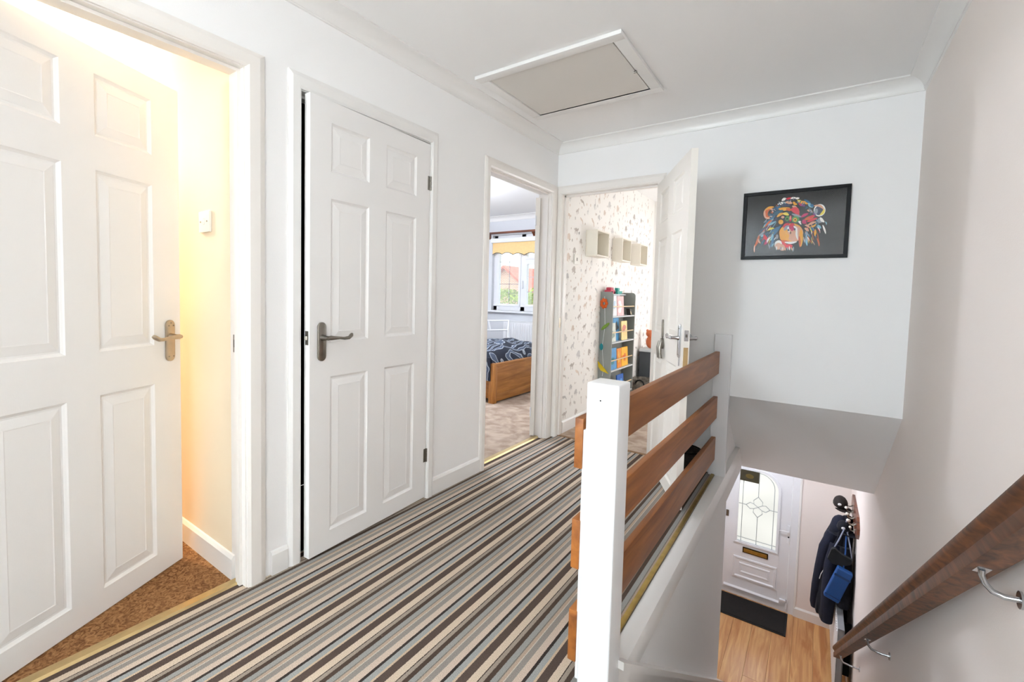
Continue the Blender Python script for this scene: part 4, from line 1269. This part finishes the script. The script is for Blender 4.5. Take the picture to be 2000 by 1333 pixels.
# ------------------------------------------------------------------ child's room
def motif(kind, y, z, s, a):
    sh = {0: [(-.2, -.5), (-.12, -.5), (-.08, -.1), (.05, -.1), (.08, -.5), (.16, -.5), (.2, 0), (.26, .42), (.4, .5), (.36, .56), (.2, .5), (.08, .1), (-.2, .08), (-.3, -.1)],
          1: [(-.5, -.25), (-.3, -.3), (-.25, -.45), (-.15, -.45), (-.12, -.25), (.1, -.25), (.14, -.45), (.24, -.45), (.28, -.2), (.5, -.05), (.3, .02), (.2, .3), (-.05, .42), (-.3, .25)],
          2: [(0, -.5), (.07, -.45), (.05, .1), (.16, .4), (.02, .5), (-.12, .4), (-.04, .1), (-.06, -.45)],
          3: [(-.55, .0), (-.3, -.05), (-.25, -.4), (-.15, -.4), (-.1, -.1), (.12, -.1), (.15, -.4), (.25, -.4), (.3, -.02), (.5, .1), (.52, .28), (.36, .3), (.24, .14), (0, .24), (-.25, .16)],
          4: [(-.45, .4), (-.2, .1), (.1, 0), (.3, -.4), (.42, -.36), (.3, .1), (.1, .26), (-.3, .5)]}[kind]
    ca, sa = math.cos(a), math.sin(a)
    return [(y + s * (p[0] * ca - p[1] * sa), z + s * (p[0] * sa + p[1] * ca)) for p in sh]
pr = MB(); rw = random.Random(11)
ncol = 0
y = .16; row = 0
while y < BW - .1:
    z = .14 + (row % 2) * .085
    while z < H - .08:
        k = rw.choice((0, 1, 2, 3, 4, 0, 1))
        s_ = rw.uniform(.06, .092)
        pts = motif(k, y + rw.uniform(-.02, .02), z + rw.uniform(-.02, .02), s_, rw.uniform(-.5, .5))
        pr.add([(.0405, p[0], p[1]) for p in pts], [tuple(range(len(pts)))], rw.randint(0, 2))
        for _ in range(2):
            yy, zz, r_ = y + rw.uniform(-.07, .07), z + rw.uniform(.05, .12), rw.uniform(.004, .011)
            pr.add([(.0405, yy + r_ * math.cos(a), zz + 1.5 * r_ * math.sin(a)) for a in [2 * math.pi * q / 7 for q in range(7)]], [tuple(range(7))], rw.randint(0, 2))
        z += .172
    y += .125; row += 1
wp = obj('wallpaper_print', pr, [mat('print_tan', '#d8cabd', .75, var=.15), mat('print_grey', '#cccac7', .75, var=.15), mat('print_taupe', '#c2bab3', .75, var=.15)], wall_paper)
wp['kind'] = 'stuff'

# three white box shelves
for i, (ya, yb, lab) in enumerate(((.50, .79, 'nearest of the three white box shelves on the animal wallpaper'), (1.15, 1.41, 'middle one of the three white box shelves on the animal wallpaper'),
                                   (1.72, 1.98, 'farthest of the three white box shelves, next to the open door edge'))):
    b_ = thing('box_shelf', lab, 'shelf', (.04, (ya + yb) / 2, 1.55), 'white box shelves on the wallpaper')
    mb = MB(); z0, z1, t, x1 = 1.555, 1.79, .012, .15
    mb.box(.0405, x1, ya, yb, z0, z0 + t).box(.0405, x1, ya, yb, z1 - t, z1).box(.0405, x1, ya, ya + t, z0 + t, z1 - t).box(.0405, x1, yb - t, yb, z0 + t, z1 - t)
    obj('frame', mb, mat('shelf_white', '#ece6d8', .5, var=.02), b_)
    obj('back', MB().box(.0405, .046, ya + t, yb - t, z0 + t, z1 - t), mat('shelf_back', '#cfc9b6', .6, var=.04), b_)
    for k, (o, w_, h_) in enumerate(((.03, .018, .12), (.075, .022, .15)) if i == 0 else ((.035, .02, .1),)):
        lab_ = (('short pale figurine in the nearest box shelf', 'taller pale figurine in the nearest box shelf')[k], 'small pale figurine in the middle box shelf', 'small pale figurine in the farthest box shelf')[i]
        fg = tag(obj('figurine', MB().lathe([(.0, 0), (w_ * .6, 0), (w_ * .55, h_ * .1), (w_ * .3, h_ * .25), (w_ * .5, h_ * .5), (w_ * .3, h_ * .72), (w_ * .42, h_ * .85), (0.001, h_)], (.08, ya + o + w_ / 2, z0 + t + .0005), 12), M_GREYL, None, True, at=(.08, ya + o, z0 + t)), lab_, 'figurine')

# grey bookcase
BX0, BX1, BY0, BY1, BZ = .041, .170, .89, 1.56, 1.235
bc = thing('bookcase', "grey narrow children's bookcase with pale rods against the wallpaper", 'bookcase', (.1, 1.22, 0))
def side_panel(y0_, y1_):
    r_ = .035
    pts = [(BX0, .0), (BX1, .0), (BX1, BZ - r_)] + [(BX1 - r_ + r_ * math.cos(a), BZ - r_ + r_ * math.sin(a)) for a in [math.pi / 2 * k / 5 for k in range(1, 6)]] + [(BX0, BZ)]
    return MB().prism(pts, 'y', y0_, y1_)
obj('side_panel', side_panel(BY0, BY0 + .016), M_GREY, bc)
obj('side_panel', side_panel(BY1 - .016, BY1), M_GREY, bc)
obj('back_panel', MB().box(BX0, BX0 + .006, BY0 + .016, BY1 - .016, .02, BZ - .005), M_GREY, bc)
shz = [.995, .735, .455, .185]
for z in shz:
    obj('shelf', MB().bbox(BX0 + .006, BX1, BY0 + .016, BY1 - .016, z - .014, z, .002), M_GREYL, bc)
for z in shz:
    obj('rod', MB().tube([(BX1 - .012, BY0 + .016, z + .095), (BX1 - .012, BY1 - .016, z + .095)], .0065, 10), M_RODW, bc, True)
books = [  # shelf z, y start, width, height, cover colour, accent, label
    (.995, .915, .16, .21, '#e6e9ea', '#b9cfe0', 'white and pale blue picture book on the top shelf of the bookcase'),
    (.995, 1.085, .185, .20, '#e9b9b8', '#f4efe9', 'pink and white picture book on the top shelf of the bookcase'),
    (.995, .915, .34, .235, '#d9dde0', '#58877f', 'large pale book standing behind the pink one'),
    (.995, 1.40, .05, .07, '#2c2620', '#d9c99a', 'small dark box at the far end of the top shelf'),
    (.735, .915, .15, .19, '#cfd4c9', '#8a9a8c', 'pale green patterned book on the second shelf'),
    (.735, 1.09, .16, .235, '#4a96c8', '#1f2a33', 'blue book leaning behind on the second shelf'),
    (.735, 1.24, .17, .20, '#efd08e', '#c97b6a', 'sandy yellow picture book on the second shelf'),
    (.455, .915, .20, .215, '#4c8fc0', '#2f7f86', 'sky blue picture book on the third shelf'),
    (.455, 1.125, .12, .20, '#e0862a', '#e9b03c', 'orange picture book on the third shelf'),
    (.455, 1.27, .19, .20, '#efb021', '#d96b20', 'yellow picture book on the third shelf'),
    (.185, 1.16, .19, .19, '#1f5fb4', '#6aa5df', 'bright blue book on the lowest visible shelf'),
    (.185, .93, .20, .12, '#d9a97c', '#e7e0d6', 'cream and tan book low on the bookcase'),
]
for i, (z, y_, w_, h_, c1, c2, lab) in enumerate(books):
    back = 'behind' in lab
    xb = BX0 + (.055 if back else .088 + .003 * (i % 3))
    t_ = .012 if h_ > .1 else .04
    b_ = thing('book', lab, 'book' if 'box' not in lab else 'box', (xb, y_ + w_ / 2, z), 'books on the grey bookcase')
    lean = .012
    def sh(mb_):
        mb_.v = [(p[0] - lean * (p[2] - z) / h_ + lean * .5, p[1], p[2]) for p in mb_.v]
        return mb_
    m1 = mat('cover_%d' % i, c1, .45, var=.12, vscale=25); m2 = mat('cover_art_%d' % i, c2, .45, var=.25, vscale=40)
    obj('cover', sh(MB().bbox(xb, xb + t_, y_, y_ + w_, z + .001, z + h_, .0015, seg=1)), m1, b_)
    rb = random.Random(i)
    mb = MB()
    for _ in range(3):
        cy_, cz_, ry_, rz_ = y_ + w_ * rb.uniform(.3, .7), z + h_ * rb.uniform(.25, .75), w_ * rb.uniform(.12, .24), h_ * rb.uniform(.08, .2)
        mb.prism([(cy_ + ry_ * math.cos(a), cz_ + rz_ * math.sin(a)) for a in [2 * math.pi * q / 12 for q in range(12)]], 'x', xb + t_ - .0005, xb + t_ + .0006 + _ * .0002)
    obj('cover_picture', sh(mb), m2, b_)
# toys on top
tb = thing('toy_tray', 'clear tray of red and teal toys on top of the grey bookcase', 'toy tray', (.1, 1.1, BZ - .02))
obj('tray', MB().box(BX0 + .006, BX1 - .02, .93, 1.30, BZ - .028, BZ - .02), mat('tray_pale', '#cfd8da', .3, var=.05), tb)
M_RED = mat('toy_red', '#b8304a', .4, var=.1); M_TEAL = mat('toy_teal', '#2a9c90', .4, var=.1)
t_ = thing('toy_car', 'red toy car on top of the grey bookcase', 'toy', (.1, 1.0, BZ))
obj('body', MB().bbox(.06, .13, .93, 1.06, BZ - .0195, BZ + .02, .01).bbox(.068, .122, .955, 1.03, BZ + .018, BZ + .046, .01), M_RED, t_, True)
for yy in (.955, 1.035):
    obj('wheel', MB().tube([(.128, yy, BZ - .006), (.136, yy, BZ - .006)], .014, 12), M_BLACK, t_, True)
t_ = thing('toy_boat', 'teal toy boat on top of the grey bookcase', 'toy', (.1, 1.2, BZ))
obj('hull', MB().prism([(1.12, BZ + .012), (1.14, BZ - .0195), (1.24, BZ - .0195), (1.27, BZ + .012)], 'x', .07, .125), M_TEAL, t_)
obj('cabin', MB().bbox(.08, .115, 1.16, 1.21, BZ + .0125, BZ + .045, .004), M_TEAL, t_)
# garland on the bookcase side
gd = thing('garland', 'string of orange, green, teal and yellow felt shapes down the bookcase side', 'garland', (.1, BY0, .45))
obj('string', MB().tube([(.085, BY0 - .006, 1.19), (.088, BY0 - .006, 1.12), (.10, BY0 - .006, .9), (.078, BY0 - .006, .69), (.10, BY0 - .006, .48), (.09, BY0 - .006, .40)], .002, 6), M_WHITEC, gd)
M_OR, M_GN, M_TL, M_YL = mat('felt_orange', '#c8571c', .9, var=.15), mat('felt_green', '#6c8a33', .9, var=.2), mat('felt_teal', '#1f7f86', .9, var=.15), mat('felt_yellow', '#c9ad1e', .9, var=.2)
mb = MB()
for k in range(7):
    a = 2 * math.pi * k / 7
    mb.ball((.083 + .026 * math.cos(a), BY0 - .012, 1.12 + .034 * math.sin(a)), (.016, .009, .02), nu=10, nv=6)
obj('flower', mb, M_OR, gd, True)
obj('leaf', MB().ball((.105, BY0 - .012, .895), (.016, .008, .055), nu=10, nv=8).xform(Matrix.Translation((.105, BY0 - .012, .895)) @ Matrix.Rotation(math.radians(48), 4, 'Y') @ Matrix.Translation((-.105, -(BY0 - .012), -.895))), M_GN, gd, True)
obj('drop', MB().ball((.072, BY0 - .012, .69), (.018, .009, .034), nu=10, nv=8), M_TL, gd, True)
obj('bird', MB().prism([(.04, .545), (.075, .515), (.12, .47), (.155, .43), (.11, .445), (.075, .455), (.05, .49)], 'y', BY0 - .016, BY0 - .006), M_YL, gd)
# grey toy box, plush and patterned basket beyond
tx = thing('toy_bin', "grey toy bin with pale rim in the corner of the child's room", 'bin', (.15, 2.1, 0))
obj('body', MB().bbox(.075, .33, 2.06, 2.34, .001, .54, .006), mat('bin_grey', '#3c4044', .6, var=.1), tx)
obj('rim', MB().bbox(.07, .335, 2.055, 2.345, .541, .575, .004), M_GREYL, tx)
pz = thing('soft_toy', 'orange soft toy sitting on the grey toy bin', 'soft toy', (.17, 2.15, .575))
obj('body', MB().ball((.175, 2.16, .655), (.055, .06, .078)), M_SKINPINK, pz, True)
obj('head', MB().ball((.165, 2.15, .755), .045).ball((.135, 2.15, .79), .016, nu=8, nv=6).ball((.195, 2.15, .79), .016, nu=8, nv=6), M_SKINPINK, pz, True)
pb = thing('storage_basket', "dark patterned storage basket on the child's room floor", 'basket', (.15, 1.9, 0))
obj('body', MB().lathe([(.11, .001), (.12, .005), (.135, .12), (.14, .25), (.13, .25), (.12, .02), (0, .015)], (.195, 1.87, 0), 24), mat('zebra_cloth', '#6a6258', .85, bump=.5, bscale=60, var=.7, vscale=28), pb, True)
obj('handle', MB().tube([(.195 + .05 * math.cos(a), 1.87 - .138, .20 + .05 * math.sin(a)) for a in [math.pi * k / 8 for k in range(9)]], .008, 8), M_BLACK, pb, True)

# ------------------------------------------------------------------ bedroom
bd = thing('bed', 'wooden bed with a honey oak end board in the bedroom', 'bed', (-1.5, 1.2, 0))
BXE, BYN, BYP = -1.0, .565, 2.02
obj('end_board', MB().bbox(BXE - .04, BXE, BYN + .05, BYP, .07, .428, .004).bbox(BXE - .045, BXE + .006, BYN + .04, BYP, .40, .432, .006).bbox(BXE - .042, BXE + .006, BYN + .05, BYP, .02, .10, .004), M_OAK, bd, True)
obj('corner_post', MB().bbox(BXE - .07, BXE + .004, BYN, BYN + .062, 0, .436, .008), M_OAKZ, bd, True)
obj('corner_post', MB().bbox(BXE - .07, BXE + .004, BYP - .01, BYP + .05, 0, .436, .008), M_OAKZ, bd, True)
obj('side_board', MB().bbox(-2.98, BXE - .06, BYN + .008, BYN + .035, .05, .35, .004), wood('oak_side', '#8c5622', '#b67c3a', .4, 'x', 1., .1), bd, True)
obj('side_board', MB().bbox(-2.98, BXE - .06, BYP - .02, BYP + .008, .05, .35, .004), MATS['oak_side'], bd, True)
obj('mattress', MB().bbox(-2.97, BXE - .08, BYN + .04, BYP - .022, .2, .47, .03, seg=3), M_WHITEC, bd, True)
# duvet: a grid surface that sags over the sides
dv = MB(); NU, NV = 44, 36
rd = random.Random(5)
def dz(x, y):
    return .018 * math.sin(9 * x + 3 * y) + .014 * math.sin(17 * y - 6 * x) + .010 * math.sin(23 * x + 11 * y)
vs = []
for layer_ in (0, 1):
    for i in range(NU + 1):
        for j in range(NV + 1):
            u, v_ = i / NU, j / NV
            x = -2.95 + u * (BXE - .040 + 2.95)
            yy = -.30 + v_ * (BYP - BYN + .45)   # arc length across, negative hangs over the near side
            if yy < 0:
                Y, Z = BYN - .012 - .02 * math.sin(9 * x), .53 + yy * (1.02 + .08 * math.sin(7 * x))
            else:
                Y, Z = BYN + yy, .53 + dz(x, yy) + .05 * math.sin(math.pi * min(1, yy / 1.45))
            if Y > BYP + .01:
                Z -= (Y - BYP) * 1.5; Y = BYP + .012
            if u > .94 and yy >= 0:
                Z -= .13 * ((u - .94) / .06) ** 2
            Z = max(Z, .16)
            vs.append((x, Y, Z - layer_ * .022 if yy >= 0 else Z - layer_ * .004) if yy >= 0 else (x, Y + layer_ * .014, Z))
S = (NU + 1) * (NV + 1)
fs = []
for i in range(NU):
    for j in range(NV):
        a, b_, c, d = i * (NV + 1) + j, (i + 1) * (NV + 1) + j, (i + 1) * (NV + 1) + j + 1, i * (NV + 1) + j + 1
        fs += [(a, b_, c, d), (S + a, S + d, S + c, S + b_)]
dv.add(vs, fs)
du = tag(obj('duvet', dv, M_DUVET, smooth=True, at=(-1.9, 1.2, .5)), 'dark blue and grey leaf-print duvet spread over the wooden bed', 'duvet')
pw = tag(obj('pillow', MB().ball((-2.45, 1.76, .72), (.24, .2, .1), nu=20, nv=12, fn=lambda p: Vector((p.x, p.y, p.z * (1 - .3 * (abs(p.x) / .24) ** 2)))), M_GREYC, smooth=True, at=(-2.45, 1.72, .6)),
     'grey pillow at the head of the wooden bed', 'pillow')
# white metal guard frame on the bed
gf = thing('bed_guard', 'small white metal guard frame standing on the bed below the window', 'bed guard', (-1.88, 1.9, .58))
y_ = 1.9
for pts in ([(-2.10, y_, .62), (-2.12, y_ - .02, .80)], [(-1.69, y_, .57), (-1.70, y_ - .02, .822)], [(-2.12, y_ - .02, .80), (-1.70, y_ - .02, .822)], [(-2.11, y_ - .01, .66), (-1.69, y_ - .01, .69)],
            [(-1.70, y_ - .02, .822), (-1.64, y_ - .12, .70), (-1.63, y_ - .14, .60)], [(-2.02, y_ - .01, .66), (-2.05, y_ - .02, .80)]):
    obj('bar', MB().tube(pts, .011, 8), M_WHITEM, gf, True)
# bedroom radiator under the window
br = thing('radiator', 'white ribbed bedroom radiator under the window', 'radiator', (-1.5, BW - .06, .1))
mb = MB().box(-2.2, -.8, BW - .075, BW - .065, .15, .77)
for k in range(34):
    xx = -2.18 + k * .0412
    mb.prism([(xx - .014, BW - .074), (xx - .007, BW - .084), (xx + .007, BW - .084), (xx + .014, BW - .074)], 'z', .18, .74)
obj('front_panel', mb, M_WHITEM, br)
obj('top_grille', MB().bbox(-2.2, -.8, BW - .075, BW - .02, .765, .778, .002), M_WHITEM, br)
for xx in (-2.0, -1.0):
    obj('wall_mount', MB().box(xx, xx + .03, BW - .066, BW - .001, .3, .7), M_WHITEM, br)
# window
mb = MB()
fz0, fz1 = WZ0 + .0, WZ1
def bar(x0, x1, z0, z1, ya=BW + .06, yb=BW + .12):
    mb.bbox(x0, x1, ya, yb, z0, z1, .004)
bar(WX0, WX0 + .07, fz0, fz1); bar(WX1 - .07, WX1, fz0, fz1); bar(WX0, WX1, fz0, fz0 + .07); bar(WX0, WX1, fz1 - .07, fz1)
bar(-1.985, -1.905, fz0, fz1); bar(-1.265, -1.185, fz0, fz1)
w1 = struct('window_1', mb, M_UPVC, 'white bedroom window with leaded panes over the bed', 'window')
for (x0, x1, z0, z1) in ((WX0 + .07, -1.985, fz0 + .07, fz1 - .07), (-1.905, -1.265, fz0 + .07, 1.69), (-1.905, -1.265, 1.73, fz1 - .07), (-1.185, WX1 - .07, fz0 + .07, fz1 - .07)):
    mb = MB(); t = .035
    for a, b_, c, d in ((x0, x1, z0, z0 + t), (x0, x1, z1 - t, z1), (x0, x0 + t, z0 + t, z1 - t), (x1 - t, x1, z0 + t, z1 - t)):
        mb.bbox(a, b_, BW + .045, BW + .105, c, d, .003)
    sh_ = obj('sash', mb, M_UPVC, w1)
    obj('pane', MB().box(x0 + t, x1 - t, BW + .074, BW + .080, z0 + t, z1 - t), M_GLASS, sh_)
    mb = MB()
    nx_ = 2 if x1 - x0 < .6 else 3
    for k in range(1, nx_):
        xx = x0 + (x1 - x0) * k / nx_
        mb.box(xx - .004, xx + .004, BW + .070, BW + .074, z0 + t, z1 - t)
    nz_ = 3 if z1 - z0 > .6 else 1
    for k in range(1, nz_):
        zz = z0 + (z1 - z0) * k / nz_
        mb.box(x0 + t, x1 - t, BW + .070, BW + .074, zz - .004, zz + .004)
    obj('lead_grid', mb, mat('lead_white', '#aeb4ba', .5, var=.05), sh_)
obj('transom', MB().bbox(-1.905, -1.265, BW + .06, BW + .12, 1.69, 1.73, .003), M_UPVC, w1)
obj('window_handle', MB().bbox(-1.955, -1.935, BW + .03, BW + .06, 1.28, 1.40, .004), M_UPVC, w1)
obj('window_sill', MB().bbox(WX0 - .05, WX1 + .05, BW - .07, BW + .06, WZ0 - .03, WZ0 + .0, .006), M_UPVC, w1)
# blind with scalloped hem and its cassette, brown pole
bl = thing('roller_blind', 'pale yellow roller blind with a scalloped trimmed hem', 'blind', (-1.55, BW - .03, 2.0))
hem = []
npt = 120
for k in range(npt + 1):
    xx = WX0 + .02 + (WX1 - WX0 - .04) * k / npt
    ph = (xx - WX0) / .205
    hem.append((xx, 1.80 + .032 * abs(math.sin(math.pi * ph)) ** .8 + .012 * math.sin(math.pi * ph * .5)))
mb = MB()
for k in range(npt):
    (xa, za), (xb_, zb_) = hem[k], hem[k + 1]
    mb.add([(xa, BW - .021, za), (xb_, BW - .021, zb_), (xb_, BW - .021, 2.0), (xa, BW - .021, 2.0), (xa, BW - .019, za), (xb_, BW - .019, zb_), (xb_, BW - .019, 2.0), (xa, BW - .019, 2.0)],
           [(0, 1, 2, 3), (4, 7, 6, 5), (0, 4, 5, 1)])
obj('fabric', mb, M_BLIND, bl)
obj('hem_braid', MB().tube([(a, BW - .023, b_) for a, b_ in hem], .005, 6), mat('braid', '#5b5a52', .8, var=.3, vscale=40), bl)
obj('cassette', MB().bbox(WX0, WX1, BW - .065, BW - .001, 1.995, 2.065, .012, seg=3), M_WHITEM, bl)
cp = thing('curtain_rail', 'dark brown wooden curtain rail above the yellow blind', 'curtain rail', (-1.55, BW, 2.1))
obj('rail', MB().bbox(WX0 - .08, WX1 + .08, BW - .10, BW - .065, 2.128, 2.158, .005), M_BROWNW, cp, True)
for xx in (WX0 - .05, -1.72, WX1 + .05):
    obj('bracket', MB().prism([(BW - .001, 2.15), (BW - .066, 2.15), (BW - .066, 2.125), (BW - .03, 2.10), (BW - .001, 2.06)], 'x', xx - .02, xx + .02), M_BROWNW, cp)

# ------------------------------------------------------------------ outside the bedroom window
hs = thing('house', 'red brick neighbouring house with a tiled gable seen through the bedroom window', 'house', (-15.5, 22, -2.7))
M_BRICK = bpy.data.materials.new('house_brick'); M_BRICK.use_nodes = True
nt = M_BRICK.node_tree
bt = nt.nodes.new('ShaderNodeTexBrick'); bt.inputs['Scale'].default_value = 1.0
bt.inputs['Color1'].default_value = lin('#c98d6b'); bt.inputs['Color2'].default_value = lin('#b97c5c'); bt.inputs['Mortar'].default_value = lin('#d8cbb8')
bt.inputs['Brick Width'].default_value = .22; bt.inputs['Row Height'].default_value = .075; bt.inputs['Mortar Size'].default_value = .01
tcn = nt.nodes.new('ShaderNodeTexCoord'); mpn = nt.nodes.new('ShaderNodeMapping'); mpn.inputs['Rotation'].default_value = (HP, 0, 0)
nt.links.new(tcn.outputs['Object'], mpn.inputs[0]); nt.links.new(mpn.outputs[0], bt.inputs['Vector'])
nt.links.new(bt.outputs[0], nt.nodes['Principled BSDF'].inputs['Base Color'])
M_TILE = mat('roof_tile', '#b8604a', .8, var=.2, vscale=3)
apx, apz, eav = -15.45, 3.05, .6
obj('gable_wall', MB().prism([(-18.6, -2.7), (-12.4, -2.7), (-12.4, .55), (apx, apz - .12), (-18.6, .55)], 'y', 22.0, 22.3), M_BRICK, hs)
for sgn in (-1, 1):
    xe = apx + sgn * 3.4
    obj('roof', MB().prism([(apx, apz - .1), (apx, apz + .08), (xe, eav - .12), (xe, eav - .3)], 'y', 21.6, 29), M_TILE, hs)
wf = obj('window', MB().box(-15.9, -15.0, 21.95, 22.02, -.6, .5), M_UPVC, hs)
for xx in (-15.84, -15.42):
    obj('pane', MB().box(xx, xx + .36, 21.93, 21.95, -.54, .44), mat('dark_pane', '#39434c', .1), wf)
h2_ = thing('house', 'second brick house with a lower red roof at the right of the bedroom window', 'house', (-17, 32, -2.7))
obj('gable_wall', MB().prism([(-20.6, -2.7), (-13, -2.7), (-13, -.2), (-20.6, 2.3)], 'y', 32.0, 32.3), M_BRICK, h2_)
obj('roof', MB().prism([(-21.0, 3.0), (-21.0, 3.2), (-12.6, .25), (-12.6, .05)], 'y', 31.6, 39), M_TILE, h2_)
# leafy shrub
sb = thing('shrub', 'bright yellow-green leafy shrub outside the bedroom window', 'shrub', (-5.6, 8, -2.7))
obj('stem', MB().tube([(-5.6, 8, -2.7), (-5.6, 8, .3)], [.09, .05], 8), M_BROWNW, sb)
lf = MB(); rl = random.Random(9)
for _ in range(5200):
    x_, y2, z_ = rl.uniform(-7.4, -4.0), 8 + rl.gauss(0, .28), 0
    topz = 1.24 + .10 * math.sin(5 * x_) + .07 * math.sin(13 * x_)
    z_ = rl.uniform(-.9, topz) if rl.random() < .75 else topz - abs(rl.gauss(0, .12))
    a_, b_, s_ = rl.uniform(0, 6.28), rl.uniform(-1, 1), rl.uniform(.04, .08)
    d = Vector((math.cos(a_) * math.cos(b_), math.sin(a_) * math.cos(b_), math.sin(b_))) * s_
    e = d.cross(Vector((rl.uniform(-1, 1), rl.uniform(-1, 1), rl.uniform(-1, 1)))).normalized() * s_ * .4
    c = Vector((x_, y2, z_))
    lf.add([c - d, c + e, c + d, c - e], [(0, 1, 2, 3)])
lo_ = obj('foliage', lf, mat('leaf_lime', '#8fa326', .6, var=.35, vscale=3), sb)
lo_['kind'] = 'stuff'
struct('ground_outside', MB().box(-60, 60, 3.3, 90, -2.75, -2.7).box(-60, -3.75, -40, 3.3, -2.75, -2.7), mat('garden_paving', '#b3afa8', .9, var=.2, vscale=.5), 'pale drive outside the house', 'ground')
